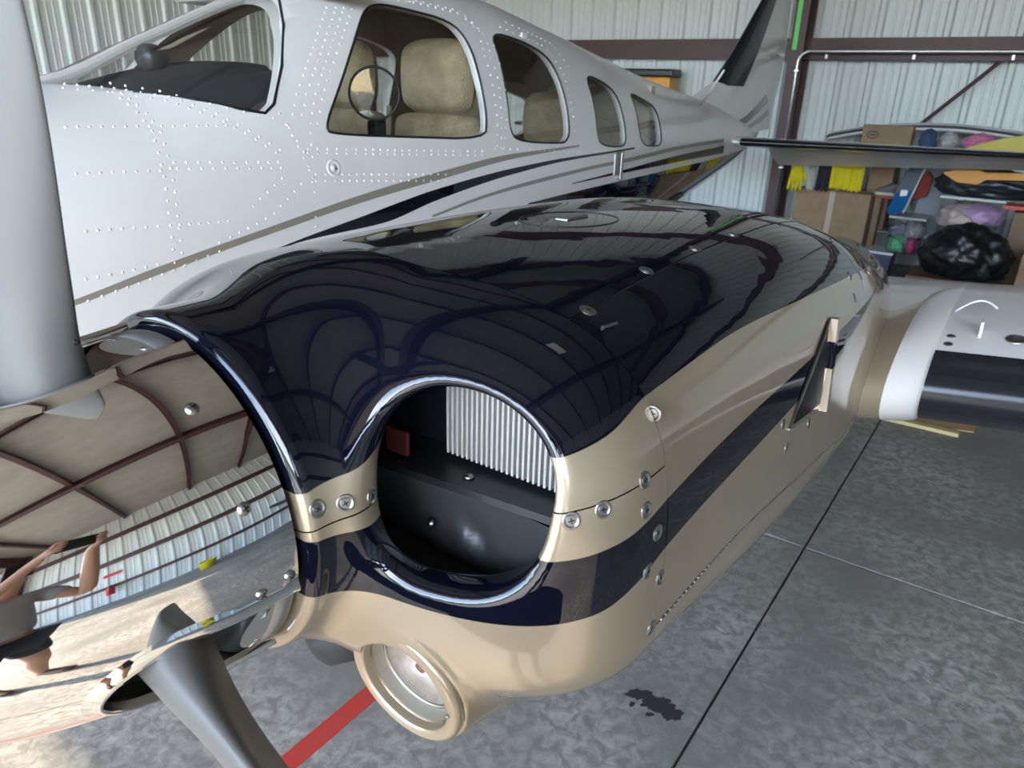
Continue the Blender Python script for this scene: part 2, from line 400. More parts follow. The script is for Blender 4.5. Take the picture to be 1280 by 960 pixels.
# ---- nacelle paint: colour bands by height as a function of the station Y
def band_material(name, A, B, C_):
    m = bpy.data.materials.new(name); m.use_nodes = True
    N, L = m.node_tree.nodes, m.node_tree.links; b = N['Principled BSDF']
    tc = N.new('ShaderNodeTexCoord'); sp = N.new('ShaderNodeSeparateXYZ'); L.new(tc.outputs['Object'], sp.inputs[0])
    mr = N.new('ShaderNodeMapRange'); mr.inputs[1].default_value = 0; mr.inputs[2].default_value = 1.6
    L.new(sp.outputs['Y'], mr.inputs[0])
    def band(pts):
        fc = N.new('ShaderNodeFloatCurve'); cu = fc.mapping.curves[0]
        f = pchip(*zip(*pts))
        ys = list(np.linspace(0, .36, 13)) + list(np.linspace(.42, 1.6, 12))
        while len(cu.points) < len(ys): cu.points.new(.5, .5)
        for p_, y in zip(cu.points, sorted(ys)): p_.location = (y / 1.6, float(f(y)) - .8)
        fc.mapping.update(); L.new(mr.outputs[0], fc.inputs['Value'])
        su = N.new('ShaderNodeMath'); su.operation = 'SUBTRACT'; L.new(sp.outputs['Z'], su.inputs[0])
        ad = N.new('ShaderNodeMath'); ad.operation = 'ADD'; L.new(fc.outputs[0], ad.inputs[0]); ad.inputs[1].default_value = .8
        L.new(ad.outputs[0], su.inputs[1])
        st = N.new('ShaderNodeMapRange'); st.inputs[1].default_value = -.0004; st.inputs[2].default_value = .0004; L.new(su.outputs[0], st.inputs[0])
        return st.outputs[0]
    a, bb, cc = band(A), band(B), band(C_)
    # navy = a + (cc - bb)
    s1 = N.new('ShaderNodeMath'); s1.operation = 'SUBTRACT'; L.new(cc, s1.inputs[0]); L.new(bb, s1.inputs[1])
    s2 = N.new('ShaderNodeMath'); s2.operation = 'ADD'; L.new(s1.outputs[0], s2.inputs[0]); L.new(a, s2.inputs[1])
    mx = N.new('ShaderNodeMix'); mx.data_type = 'RGBA'; mx.inputs[6].default_value = (.45, .36, .25, 1); mx.inputs[7].default_value = (.003, .004, .010, 1)
    L.new(s2.outputs[0], mx.inputs[0]); L.new(mx.outputs[2], b.inputs['Base Color'])
    mm = N.new('ShaderNodeMapRange'); mm.inputs[3].default_value = .55; mm.inputs[4].default_value = 0; L.new(s2.outputs[0], mm.inputs[0]); L.new(mm.outputs[0], b.inputs['Metallic'])
    b.inputs['Roughness'].default_value = .33; b.inputs['Specular IOR Level'].default_value = 0.; b.inputs['Coat Weight'].default_value = 1; b.inputs['Coat Roughness'].default_value = .012; b.inputs['Coat IOR'].default_value = 1.6
    # faint orange peel in the clear coat
    nz = N.new('ShaderNodeTexNoise'); nz.inputs['Scale'].default_value = 7; nz.inputs['Detail'].default_value = 2; L.new(tc.outputs['Object'], nz.inputs['Vector'])
    bp = N.new('ShaderNodeBump'); bp.inputs['Strength'].default_value = .25; bp.inputs['Distance'].default_value = .004
    L.new(nz.outputs['Fac'], bp.inputs['Height']); L.new(bp.outputs['Normal'], b.inputs['Coat Normal'])
    return m
BAND_A = [(0, 1.280), (.06, 1.289), (.13, 1.317), (.2, 1.336), (.28, 1.353), (.5, 1.355), (.85, 1.336), (1.25, 1.305), (1.6, 1.27)]
BAND_B = [(0, 1.232), (.06, 1.228), (.13, 1.225), (.2, 1.232), (.28, 1.246), (.5, 1.252), (.8, 1.246), (1.25, 1.24), (1.6, 1.24)]
BAND_C = [(0, 1.165), (.06, 1.152), (.1, 1.150), (.17, 1.155), (.22, 1.170), (.28, 1.186), (.5, 1.193), (.8, 1.196), (1.1, 1.205), (1.4, 1.235), (1.6, 1.239)]
M['cowl'] = band_material('cowl_paint', BAND_A, BAND_B, BAND_C)

V, F = surface_nets(bowl_f, (-.474, -.002, .90), (.474, YS + .012, 1.466), .0036)
bm = bmesh.new()
bv = [bm.verts.new(v) for v in V]; bm.verts.index_update()
for f in F:
    try: bm.faces.new([bv[i] for i in f])
    except ValueError: pass
def cut(bm_, co, no, keep_above):
    g = bm_.verts[:] + bm_.edges[:] + bm_.faces[:]
    bmesh.ops.bisect_plane(bm_, geom=g, dist=1e-6, plane_co=co, plane_no=no, clear_inner=keep_above, clear_outer=not keep_above)
cut(bm, (0, YS - .0009, 0), (0, 1, 0), False)
SEAM = Vector((.14, .0275, -1)).normalized()
def bm_obj(name, b, m, parent, smooth=True):
    me = bpy.data.meshes.new(name); b.to_mesh(me); b.free(); me.materials.append(m)
    if smooth: me.polygons.foreach_set('use_smooth', [True] * len(me.polygons))
    return link(name, me, parent)
SEAM_P = (.2, .04, 1.2435)
up = bm.copy(); lo = bm; 
cut(up, Vector(SEAM_P) + Vector((0, 0, .0008)), SEAM, False); cut(lo, Vector(SEAM_P) - Vector((0, 0, .0008)), SEAM, True)
bowl_u = bm_obj('nose_cowl_upper', up, M['cowl'], plane); bowl_u['label'] = 'navy upper nose cowl around the engine air inlet'
bowl_l = bm_obj('nose_cowl_lower', lo, M['cowl'], plane); bowl_l['label'] = 'champagne lower nose cowl with a navy band'

# ---- cowl panels behind the seam
def sec_pt(y, th, off=0.):
    """point on the section at angle th (0 = outboard side, 90 = top)"""
    c, s = math.cos(th), math.sin(th); zc = float(nZC(y)); h = (nZT(y) - zc) if s > 0 else (zc - nZB(y)); p = (PT if c > 0 else PTI) if s > 0 else PB; w = nW(y)
    r = 1 / ((abs(c) / w) ** p + (abs(s) / h) ** p) ** (1 / p)
    return np.array([c * (r - off), y, zc + s * (r - off)])
def th_for(y, test):
    a, b = math.radians(-89), math.radians(89)
    for _ in range(40):
        c = (a + b) / 2
        if test(sec_pt(y, c)): b = c
        else: a = c
    return b
X_TOP = pchip([.28, .6, 1.0, 1.4], [.316, .300, .285, .27])
Z_HINGE = pchip([.28, .5, .93, 1.4], [1.082, 1.07, 1.01, .93])
def th_top(y): return th_for(y, lambda p: p[0] < X_TOP(y) and p[2] > 1.2)
def th_hinge(y): return th_for(y, lambda p: p[2] > Z_HINGE(y))
def panel(name, ya, yb, t0, t1, nu, nv, m, thick=.0022):
    V = []
    for y in np.linspace(ya, yb, nu):
        a, b = t0(y), t1(y)
        # spread the points evenly along the section arc
        th = np.linspace(a, b, nv * 6); P = np.array([sec_pt(y, t) for t in th]); s = np.concatenate([[0], np.cumsum(np.linalg.norm(np.diff(P, axis=0), axis=1))])
        tt = np.interp(np.linspace(0, s[-1], nv), s, th); V += [sec_pt(y, t) for t in tt]
    o = obj(name, V, grid_faces(nu, nv), m, plane, True)
    bm_ = bmesh.new(); bm_.from_mesh(o.data); bmesh.ops.recalc_face_normals(bm_, faces=bm_.faces[:])
    c = sum((f.normal.dot(f.calc_center_median() - Vector((0, f.calc_center_median().y, 1.15))) for f in bm_.faces))
    if c < 0: bmesh.ops.reverse_faces(bm_, faces=bm_.faces[:])
    bm_.to_mesh(o.data); bm_.free()
    md = o.modifiers.new('sheet', 'SOLIDIFY'); md.thickness = thick; md.offset = -1
    apply_mods(o); o.data.set_sharp_from_angle(angle=math.radians(40)); return o
YE = 1.30; eps = .0035
side = panel('side_cowl', YS + .0009, YE - .0015, lambda y: th_hinge(y) + eps, lambda y: th_top(y) - eps * .8, 60, 70, M['cowl']); side['label'] = 'hinged champagne cowl door with a navy stripe and vent'
topc = panel('top_cowl', YS + .0009, YE - .0015, lambda y: th_top(y) + eps * .8, lambda y: math.pi - th_hinge(y) - eps, 60, 110, M['cowl']); topc['label'] = 'glossy navy top cowl panel with an oval oil door'
low = panel('lower_cowl', YS + .0009, YE + .3, lambda y: -math.pi - th_hinge(min(y, 1.4)) + eps, lambda y: th_hinge(min(y, 1.4)) - eps, 40, 60, M['cowl']); low['label'] = 'champagne lower cowl skin below the hinge'
aft = panel('aft_nacelle', YE + .0015, 2.8, lambda y: th_hinge(min(y, 1.4)) + eps, lambda y: math.pi - th_hinge(min(y, 1.4)) - eps, 50, 90, M['cowl'])
NAC = [(o, bvh_of(o)) for o in (bowl_u, bowl_l, side, topc, low, aft)]
def nac_hit(u, v):
    best = None
    for o, b in NAC:
        h = hit(b, u, v)
        if h:
            d = (h[0] - Vector(CAM)).length
            if best is None or d < best[0]: best = (d, o, h[0], h[1])
    return best
# hinge: a row of small knuckles along the lower edge of the door
hg = MB()
for y in np.arange(YS + .01, YE - .01, .012):
    p = sec_pt(y, th_hinge(y)); q = sec_pt(y + .010, th_hinge(y + .010)); hg.tube([p, q], .0022, 6)
hg.build('hinge', M['screw'], side, True)

# ---- screws
def screw_mesh(name, r, washer=True):
    b = MB(); pr = []
    if washer:
        pr = [(r * 1.9, -.001), (r * 1.9, .0005), (r * 1.75, .0011), (r * 1.45, .0012), (r * 1.1, .0002)]
        pr += [(r, .0002), (r * .97, .0009), (.0, .0011)]; t = .0011
    else:
        pr = [(r * 1.1, -.001), (r * 1.1, .0006), (r, .0012), (r * .9, .0024), (r * .55, .0034), (.0, .0036)]; t = .0036
    b.lathe(pr, n=20)
    L_ = r * .6; w_ = r * .14
    b.box((-L_, -w_, t - .001), (L_, w_, t + .0002), 1).box((-w_, -L_, t - .001), (w_, L_, t + .0002), 1)
    me = mesh(name, b.V, b.F, [M['screw'], M['screwd']], not washer); me.polygons.foreach_set('material_index', b.M); return me
SCR = screw_mesh('screw', .0052); SCRB = screw_mesh('screw', .0050); SCRD = screw_mesh('screw', .0060, False)
def put_screw(me, u, v, targets, parent=None, name='screw'):
    best = None
    for o, b in targets:
        h = hit(b, u, v)
        if h:
            d = (h[0] - Vector(CAM)).length
            if best is None or d < best[0]: best = (d, o, h)
    if not best: return
    d, o, (p, nr) = best
    s = link(name, me); q = nr.to_track_quat('Z', 'Y').to_matrix().to_4x4() @ Matrix.Rotation(random.random() * 3, 4, 'Z')
    s.matrix_basis = Matrix.Translation(p) @ q; adopt(s, o)
for u, v in ((397, 636), (432, 629), (465, 620), (714, 651), (754, 637), (788, 613), (806, 600), (808, 638), (810, 714), (814, 785)):
    put_screw(SCRB, u, v, NAC)
for u, v in ((816, 517), (822, 666), (825, 722), (983, 560), (979, 530), (1011, 529), (1068, 372), (1075, 345), (1086, 340), (1062, 345)):
    put_screw(SCRB, u, v, NAC)
for u, v in ((735, 388), (808, 338), (869, 311), (916, 293)):
    put_screw(screw_mesh('screw', .0054), u, v, NAC)

# ---- spinner
def sp_r(y):
    t = np.clip(-np.asarray(y, float) / .42, 0, 1); return .19 * (1 - t ** 1.75) ** .72
ya = -.42 * np.sin(np.linspace(0, math.pi / 2, 60))
spn = MB().lathe([(float(sp_r(y)), float(y)) for y in ya[:-1]] + [(0.0, -.42)], (0, 0, HUB), (0, 1, 0), 128).build('spinner', M['chrome'], plane, True)
spn['label'] = 'mirror-polished spinner with a rounded cone shape'
bm_ = bmesh.new(); bm_.from_mesh(spn.data); bmesh.ops.remove_doubles(bm_, verts=bm_.verts[:], dist=1e-5)
for f in [f for f in bm_.faces if len(f.verts) > 8]: bm_.faces.remove(f)
bmesh.ops.recalc_face_normals(bm_, faces=bm_.faces[:]); bm_.to_mesh(spn.data); bm_.free()
md = spn.modifiers.new('sheet', 'SOLIDIFY'); md.thickness = .0025; md.offset = -1
apply_mods(spn)
BL_A = [math.radians(a) for a in (92, -28, 212)]
SL_Y, SL_A, SL_W = -.095, .084, .051
def slot_outline(n=40, grow=0.):
    """U-shaped blade slot in (y, tangent) coordinates, open at the back edge"""
    P = [(.03, SL_W + grow)]
    P += [(SL_Y + .03 * (1 - k / 6) , SL_W + grow) for k in range(6)]
    for k in range(n + 1):
        t = math.pi / 2 + math.pi * k / n; P.append((SL_Y + (SL_A + grow) * math.cos(t), (SL_W + grow) * math.sin(t)))
    P += [(SL_Y + .03 * (k + 1) / 6, -SL_W - grow) for k in range(6)] + [(.03, -SL_W - grow)]
    return P
cutters = []
for a in BL_A:
    er = Vector((math.cos(a), 0, math.sin(a))); et = Vector((-math.sin(a), 0, math.cos(a))); ey = Vector((0, 1, 0)); c = Vector((0, 0, HUB))
    P = slot_outline(); n = len(P)
    V = [c + er * r + et * t + ey * y for r in (.03, .4) for y, t in P]
    b = MB().add(V, [(k, (k + 1) % n, n + (k + 1) % n, n + k) for k in range(n)] + [tuple(range(n))[::-1], tuple(range(n, 2 * n))])
    co = b.build('slot_cutter', None); bm_ = bmesh.new(); bm_.from_mesh(co.data); bmesh.ops.recalc_face_normals(bm_, faces=bm_.faces[:]); bm_.to_mesh(co.data); bm_.free()
    cutters.append(co)
boolean_cut(spn, cutters)
for p_ in spn.data.polygons: p_.use_smooth = True
spn.data.set_sharp_from_angle(angle=math.radians(40))
def sp_pt(a, y, t, off=0.):
    r = float(sp_r(min(y, 0))); t = max(-r * .98, min(r * .98, t)); ang = a + math.asin(t / r)
    return Vector(((r + off) * math.cos(ang), y, HUB + (r + off) * math.sin(ang)))
for a in BL_A:
    rows = [slot_outline(40, g) for g in (.016, .010, .004, 0., -.001, -.001)]; offs = (-.0008, .0015, .0045, .005, .002, -.006)
    n = len(rows[0]); V = []
    for rw, of in zip(rows, offs): V += [sp_pt(a, min(y, -.0005), t, of) for y, t in rw]
    obj('slot_lip', V, grid_faces(len(rows), n), M['chrome'], spn, True)
    # filler plate behind the blade
    V = []; ny, nt = 10, 18
    for y in np.linspace(-.052, -.0005, ny):
        for t in np.linspace(-SL_W * .99, SL_W * .99, nt): V.append(sp_pt(a, y + .028 * (t / SL_W) ** 2 * (1 if y < -.03 else .0), t, -.007))
    obj('filler_plate', V, grid_faces(ny, nt), mat('filler_aluminium', (.62, .62, .6), .3, .8), spn, True)
MB().lathe([(0., -.02), (.184, -.02), (.186, -.004), (.186, 0), (0., 0)], (0, 0, HUB), (0, 1, 0), 64).build('spinner_backplate', mat('backplate', (.3, .3, .3), .4, .8), plane, True)
MB().lathe([(.02, -.2), (.085, -.19), (.1, -.15), (.1, -.03), (.02, -.03)], (0, 0, HUB), (0, 1, 0), 32).build('propeller_hub', M['dark'], plane, True)
SPB = [(spn, bvh_of(spn))]
for u, v in ((171, 438), (210, 426), (240, 511), (305, 636), (327, 743), (362, 720)): put_screw(SCRD, u, v, SPB)

# ---- propeller blades
cC = pchip([.06, .12, .18, .26, .45, .7, .9, .985], [.084, .086, .090, .104, .132, .132, .112, .07])
cT = pchip([.06, .12, .18, .26, .45, .7, .9, .985], [.084, .080, .060, .036, .021, .013, .008, .004])
cB = pchip([.06, .18, .45, .7, .985], [38, 36, 28, 20, 14])
def blade(a):
    er = Vector((math.cos(a), 0, math.sin(a))); et = Vector((-math.sin(a), 0, math.cos(a))); ef = Vector((0, -1, 0)); c = Vector((0, -.1, HUB)); V = []; nr = 48; nc = 40
    for r in np.linspace(.06, .985, nr):
        be = math.radians(float(cB(r))); ch = float(cC(r)); tk = float(cT(r)); le = et * math.cos(be) + ef * math.sin(be); nn = ef * math.cos(be) - et * math.sin(be)
        k = min(1, max(0, (r - .12) / .2)); k = k * k * (3 - 2 * k)
        for j in range(nc):
            q = 2 * math.pi * j / nc; x = math.cos(q); s_ = math.sin(q)
            ex = x * .5 * ch; ey_ = s_ * .5 * tk
            ax_ = .5 * ch * x + .0 * ch; th_ = tk * (s_ * math.sqrt(max(0, .5 * (1 + .45 * x)))) * .62 + (.25 * tk * (1 - x * x))
            V.append(c + er * r + le * (.004 + .014 * min(1, max(0, (r - .08) / .12)) + ex * (1 - k) + ax_ * k) + nn * (ey_ * (1 - k) + th_ * k))
    F = grid_faces(nr, nc, True) + [tuple(range(nc)), tuple((nr - 1) * nc + j for j in range(nc))[::-1]]
    o = obj('propeller_blade', V, F, M['blade'], plane, True)
    bm_ = bmesh.new(); bm_.from_mesh(o.data); bmesh.ops.recalc_face_normals(bm_, faces=bm_.faces[:]); bm_.to_mesh(o.data); bm_.free()
    return o
for a in BL_A: blade(a)

# ---- landing light
def pod_lathe(prof, n=64): return MB().lathe(prof, POD_C, POD_D, n, caps=False)
lr = pod_lathe([(.060, .03), (.060, .004), (.062, .0005), (.066, -.001), (.072, -.001), (.0765, .001), (.0785, .006), (.0785, .0105), (.060, .0112), (.060, .03)]).build('light_ring', M['beige'], bowl_l, True)
pod_lathe([(.0605, .002), (.0595, .028), (.052, .032), (.050, .030)]).build('light_recess', mat('recess_beige', (.40, .35, .28), .4), bowl_l, True)
pod_lathe([(.0535, .0285), (.0535, .0265), (.0505, .0255), (.0495, .028)]).build('lamp_gasket', M['screw'], bowl_l, True)
pod_lathe([(.0495, .029), (.045, .045), (.03, .058), (.0, .062)]).build('reflector', mat('reflector', (.86, .82, .78), .38, .6, noise=(90, (.75, .68, .62), .4, .65)), bowl_l, True)
def glass(name, tint, refl=1., rough=.0):
    m = bpy.data.materials.new(name); m.use_nodes = True; N, L = m.node_tree.nodes, m.node_tree.links
    N.remove(N['Principled BSDF']); t = N.new('ShaderNodeBsdfTransparent'); t.inputs[0].default_value = (*tint, 1)
    g = N.new('ShaderNodeBsdfGlossy'); g.inputs['Roughness'].default_value = rough
    fr = N.new('ShaderNodeLayerWeight'); fr.inputs[0].default_value = .5
    pw = N.new('ShaderNodeMath'); pw.operation = 'POWER'; pw.inputs[1].default_value = 4; L.new(fr.outputs['Facing'], pw.inputs[0])
    ml = N.new('ShaderNodeMath'); ml.operation = 'MULTIPLY_ADD'; ml.inputs[1].default_value = .8; ml.inputs[2].default_value = .045 * refl; ml.use_clamp = True; L.new(pw.outputs[0], ml.inputs[0])
    x = N.new('ShaderNodeMixShader'); L.new(ml.outputs[0], x.inputs[0]); L.new(t.outputs[0], x.inputs[1]); L.new(g.outputs[0], x.inputs[2]); L.new(x.outputs[0], N['Material Output'].inputs[0])
    return m
M['lens'] = glass('lens_glass', (.95, .94, .92), 1.4)
ln = pod_lathe([(.0505, .0275), (.035, .024), (.018, .0225), (.0, .022)]).build('lens', M['lens'], bowl_l, True)
pod_lathe([(.007, .03), (.007, .05), (.0, .05)]).build('bulb', mat('bulb_cap', (.6, .3, .25), .4), bowl_l, True)
LB = [(lr, bvh_of(lr))]
for u, v in ((478, 809), (560, 895), (447, 842), (520, 922), (446, 800)): put_screw(screw_mesh('screw', .0022, False), u, v, LB)

# ---- inside the air inlet
eng = empty('engine', (.1, .5, 1.0)); adopt(eng, plane)
def fins(name, x0, x1, y0, z0, z1, n, tilt):
    b = MB()
    for k in range(n):
        x = x0 + (x1 - x0) * k / (n - 1)
        b.box((x - .0011, y0, z0), (x + .0011, y0 + .12, z1))
    return b
FY0 = .225
def in_cowl(x, y): # height under the cowl skin
    zc = float(nZC(y)); return zc + (float(nZT(y)) - zc) * max(0, (1 - min(1, ((.30 - y) / .245 if y < .30 else 0)) ** 3) - (abs(x) / float(nW(y))) ** 3.6) ** (1 / 3.6) - .03
for k in range(24):
    x = .192 + .0072 * k; zt_f = min(1.41, in_cowl(x, FY0))
    MB().box((x - .0016, FY0, 1.240), (x + .0016, FY0 + .10, zt_f), bev=.0004).build('cooling_fin', M['fin'], eng)
MB().box((.188, FY0 + .03, 1.222), (.355, FY0 + .11, 1.36)).build('cylinder_barrel', M['dark'], eng)
MB().box((-.37, .42, 1.0), (.385, .44, 1.30)).build('rear_baffle', M['dark'], eng)
MB().box((-.1, .26, 1.02), (.18, .42, 1.37), bev=.02).build('crankcase', M['dark'], eng)
V = [(.08, .178, 1.226), (.37, .188, 1.234), (.40, .30, 1.238), (.08, .30, 1.228), (.37, .186, 1.226), (.08, .176, 1.218)]
obj('cylinder_baffle', V, [(0, 1, 2, 3), (5, 4, 1, 0)], M['black'], eng)
# dented lower duct baffle
V = []; nx, nz = 30, 22
for i in range(nx):
    for j in range(nz):
        x = .08 + .29 * i / (nx - 1); z = 1.12 + .105 * j / (nz - 1)
        d = math.exp(-((x - .26) ** 2 + (z - 1.165) ** 2) / .0005)
        V.append((x, .20 - .06 * (x - .08) + .012 * d * math.sin(90 * (x - .26) + 60 * (z - 1.16)), z))
obj('duct_baffle', V, grid_faces(nx, nz), M['baffle'], eng, True)
V = []
for i in range(14):
    for j in range(10): V.append((.09 + .27 * i / 13, .11 + .10 * j / 9, 1.128 - .008 * math.sin(math.pi * j / 9)))
obj('duct_floor', V, grid_faces(14, 10), M['baffle'], eng, True)
MB().lathe([(.004, 0), (.007, .001), (.006, .004), (0, .005)], (.24, .205, 1.231), (0, 0, 1), 12).build('bolt', M['screw'], eng, True)
MB().lathe([(.004, 0), (.006, .001), (.005, .004), (0, .005)], (.345, .178, 1.16), (0, -1, .2), 12).build('bolt', M['screw'], eng, True)
MB().lathe([(.004, 0), (.006, .001), (.005, .004), (0, .005)], (.20, .185, 1.165), (0, -1, .3), 12).build('bolt', M['screw'], eng, True)
MB().box((.115, .20, 1.230), (.150, .206, 1.262), bev=.002).build('red_bracket', mat('red_silicone', (.10, .015, .012), .7), eng)
# ---- fuselage: cross sections along Y
fY = [-1.95, -1.8, -1.4, -.8, 0., .7, 1.0, 1.4, 1.8, 2.3, 2.9, 3.5, 4.3, 5.3, 6.3, 7.0]
fW = pchip(fY, [.03, .14, .28, .40, .475, .535, .555, .575, .59, .60, .585, .54, .44, .30, .15, .03])
fZT = pchip(fY, [1.14, 1.26, 1.38, 1.49, 1.57, 1.635, 1.755, 1.91, 1.99, 2.01, 1.93, 1.83, 1.71, 1.59, 1.46, 1.36])
fZB = pchip(fY, [1.08, .98, .86, .76, .70, .67, .66, .65, .65, .65, .67, .71, .80, .93, 1.08, 1.24])
fZC = pchip(fY, [1.11, 1.12, 1.13, 1.14, 1.15, 1.17, 1.18, 1.19, 1.2, 1.2, 1.2, 1.2, 1.2, 1.22, 1.26, 1.3])
fPT = pchip(fY, [2.0, 2.1, 2.3, 2.5, 2.6, 2.5, 2.35, 2.35, 2.45, 2.45, 2.4, 2.4, 2.3, 2.2, 2.1, 2.0])
def f_pt(y, th, off=0.):
    c, s = math.cos(th), math.sin(th); zc = float(fZC(y)); h = float(fZT(y)) - zc if s > 0 else zc - float(fZB(y)); p = float(fPT(y)) if s > 0 else 2.6; w = float(fW(y))
    r = 1 / ((abs(c) / w) ** p + (abs(s) / h) ** p) ** (1 / p) - off
    return (FX + c * r, y, zc + s * r)
def side_x(y, z, off=0.):
    zc = float(fZC(y)); h = float(fZT(y)) - zc if z > zc else zc - float(fZB(y)); p = float(fPT(y)) if z > zc else 2.6
    return FX + float(fW(y)) * max(0, 1 - min(1, abs(z - zc) / h) ** p) ** (1 / p) + off
NU, NV = 150, 112
yy = np.concatenate([np.linspace(-1.95, -1.75, 10)[:-1], np.linspace(-1.75, 7.0, NU - 9)])
V = [f_pt(y, 2 * math.pi * j / NV) for y in yy for j in range(NV)]
F = grid_faces(len(yy), NV, True) + [tuple(range(NV)), tuple((len(yy) - 1) * NV + j for j in range(NV))[::-1]]
M['cabin'] = mat('cabin_trim', (.42, .36, .27), .8)
fus = obj('fuselage', V, F, [M['white'], M['cabin']], plane, True); fus['label'] = 'white riveted fuselage with a row of cabin windows'
bm_ = bmesh.new(); bm_.from_mesh(fus.data); bmesh.ops.recalc_face_normals(bm_, faces=bm_.faces[:]); bm_.to_mesh(fus.data); bm_.free()
FB0 = bvh_of(fus)
def fpx(u, v):
    h = hit(FB0, u, v); return h
def rounded(poly, r, n=6):
    P = [Vector(p) for p in poly]; out = []
    for i in range(len(P)):
        a, b, c = P[i - 1], P[i], P[(i + 1) % len(P)]; d1 = (a - b); d2 = (c - b)
        rr = min(r, d1.length * .45, d2.length * .45); p0 = b + d1.normalized() * rr; p1 = b + d2.normalized() * rr
        for k in range(n + 1):
            t = k / n; out.append(tuple((1 - t) ** 2 * p0 + 2 * t * (1 - t) * b + t * t * p1))
    return out
def px_poly(pts):
    out = []
    for u, v in pts:
        h = fpx(u, v)
        if h: out.append((h[0].y, h[0].z))
    return out
win_px = [
    [(405, 162), (421, 116), (440, 58), (452, 14), (470, 4), (510, 12), (562, 26), (584, 50), (600, 100), (609, 150), (606, 174), (500, 171), (420, 168)],
    [(611, 39), (650, 50), (682, 68), (698, 95), (710, 140), (712, 178), (690, 179), (652, 177), (638, 168), (634, 130), (624, 75)],
    [(729, 91), (755, 103), (770, 117), (780, 150), (783, 180), (775, 184), (752, 182), (746, 170), (742, 130)],
    [(785, 114), (805, 125), (818, 133), (825, 155), (827, 180), (820, 183), (803, 182), (798, 160), (794, 135)],
]
win_yz = []
for w in win_px:
    P = px_poly(w)
    for _ in range(2):       # corner cutting: round the outline
        P = [tuple(np.array(P[i - 1]) * (1 - t) + np.array(P[i]) * t) for i in range(len(P)) for t in (.25, .75)]
    win_yz.append(P)
print('WIN', [[(round(a, 2), round(b, 2)) for a, b in P] for P in win_yz])
# windshield outline seen from the side, ahead of the door post
ws = [(.72, 1.612), (.9, 1.585), (1.02, 1.558), (1.075, 1.55), (1.115, 1.575), (1.20, 1.68), (1.30, 1.80), (1.40, 1.89), (1.50, 1.96), (1.56, 2.2), (.5, 2.2), (.5, 1.63)]
h1 = [fpx(u, v) for u, v in ((72, 103), (140, 97), (200, 106), (260, 122), (320, 137), (345, 141), (356, 132), (375, 80), (390, 30), (399, 2))]
print('WS', [(round(h[0].x, 2), round(h[0].y, 2), round(h[0].z, 2)) if h else None for h in h1])
def prism(P, x0, x1):
    n = len(P); b = MB().add([(x, y, z) for x in (x0, x1) for y, z in P], [(k, (k + 1) % n, n + (k + 1) % n, n + k) for k in range(n)] + [tuple(range(n))[::-1], tuple(range(n, 2 * n))])
    o = b.build('cutter', None); bm_ = bmesh.new(); bm_.from_mesh(o.data); bmesh.ops.recalc_face_normals(bm_, faces=bm_.faces[:]); bm_.to_mesh(o.data); bm_.free(); return o
md = fus.modifiers.new('skin', 'SOLIDIFY'); md.thickness = .03; md.offset = -1; md.material_offset = 1; md.material_offset_rim = 0
apply_mods(fus)
boolean_cut(fus, [prism(P, FX + .05, FX + 1.2) for P in win_yz] + [prism(P, FX - 1.2, FX - .05) for P in win_yz] + [prism(ws, FX + .011, FX + 1.2), prism(ws, FX - 1.2, FX - .011)])
for p_ in fus.data.polygons: p_.use_smooth = True
fus.data.set_sharp_from_angle(angle=math.radians(35))
# panes
M['glass'] = glass('window_glass', (.86, .86, .84), 1.5)
M['wglass'] = glass('windshield_glass', (.88, .88, .86), 1.6)
def inside(P, y, z, grow=.012):
    c = False; n = len(P)
    cy = sum(p[0] for p in P) / n; cz = sum(p[1] for p in P) / n
    for i in range(n):
        (y1, z1), (y2, z2) = P[i - 1], P[i]
        if (z1 > z) != (z2 > z) and y < (y2 - y1) * (z - z1) / (z2 - z1) + y1: c = not c
    return c
def grown(P, g):
    n = len(P); cy = sum(p[0] for p in P) / n; cz = sum(p[1] for p in P) / n
    return [(cy + (y - cy) * (1 + g / max(.05, math.hypot(y - cy, z - cz))), cz + (z - cz) * (1 + g / max(.05, math.hypot(y - cy, z - cz)))) for y, z in P]
def pane(name, P, m, sgn, y0, y1, post=0.):
    G = grown(P, .015); ny = 60; nt = 90; V = {}; VV = []; FF = []
    ysn = np.linspace(y0, y1, ny); ths = np.linspace(math.radians(5), math.radians(90), nt)
    pts = [[f_pt(y, t, .012) for t in ths] for y in ysn]
    def vid(i, j):
        if (i, j) not in V:
            x, y, z = pts[i][j]; V[(i, j)] = len(VV); VV.append((FX + (x - FX) * sgn, y, z))
        return V[(i, j)]
    for i in range(ny - 1):
        for j in range(nt - 1):
            x, y, z = pts[i][j]
            if inside(G, y, z) and (x - FX) > post - .01: FF.append((vid(i, j), vid(i + 1, j), vid(i + 1, j + 1), vid(i, j + 1)))
    return obj(name, VV, FF, m, fus, True)
for P in win_yz:
    a = min(p[0] for p in P) - .03; b = max(p[0] for p in P) + .03
    for s in (1, -1): pane('window_pane', P, M['glass'], s, a, b)
for s in (1, -1): pane('windshield_pane', ws, M['wglass'], s, .6, 1.6, .012)
# black gaskets round the windows
for P in win_yz:
    c = P
    MB().tube([(side_x(y, z, -.001), y, z) for y, z in c], .0045, 6, closed=True).build('window_gasket', M['black'], fus, True)
def ws_edge(pts): return [(side_x(y, z, -.001), y, z) for y, z in pts]
MB().tube(ws_edge([(.78, 1.601)] + ws[1:9]), .005, 6).build('windshield_gasket', M['black'], fus, True)

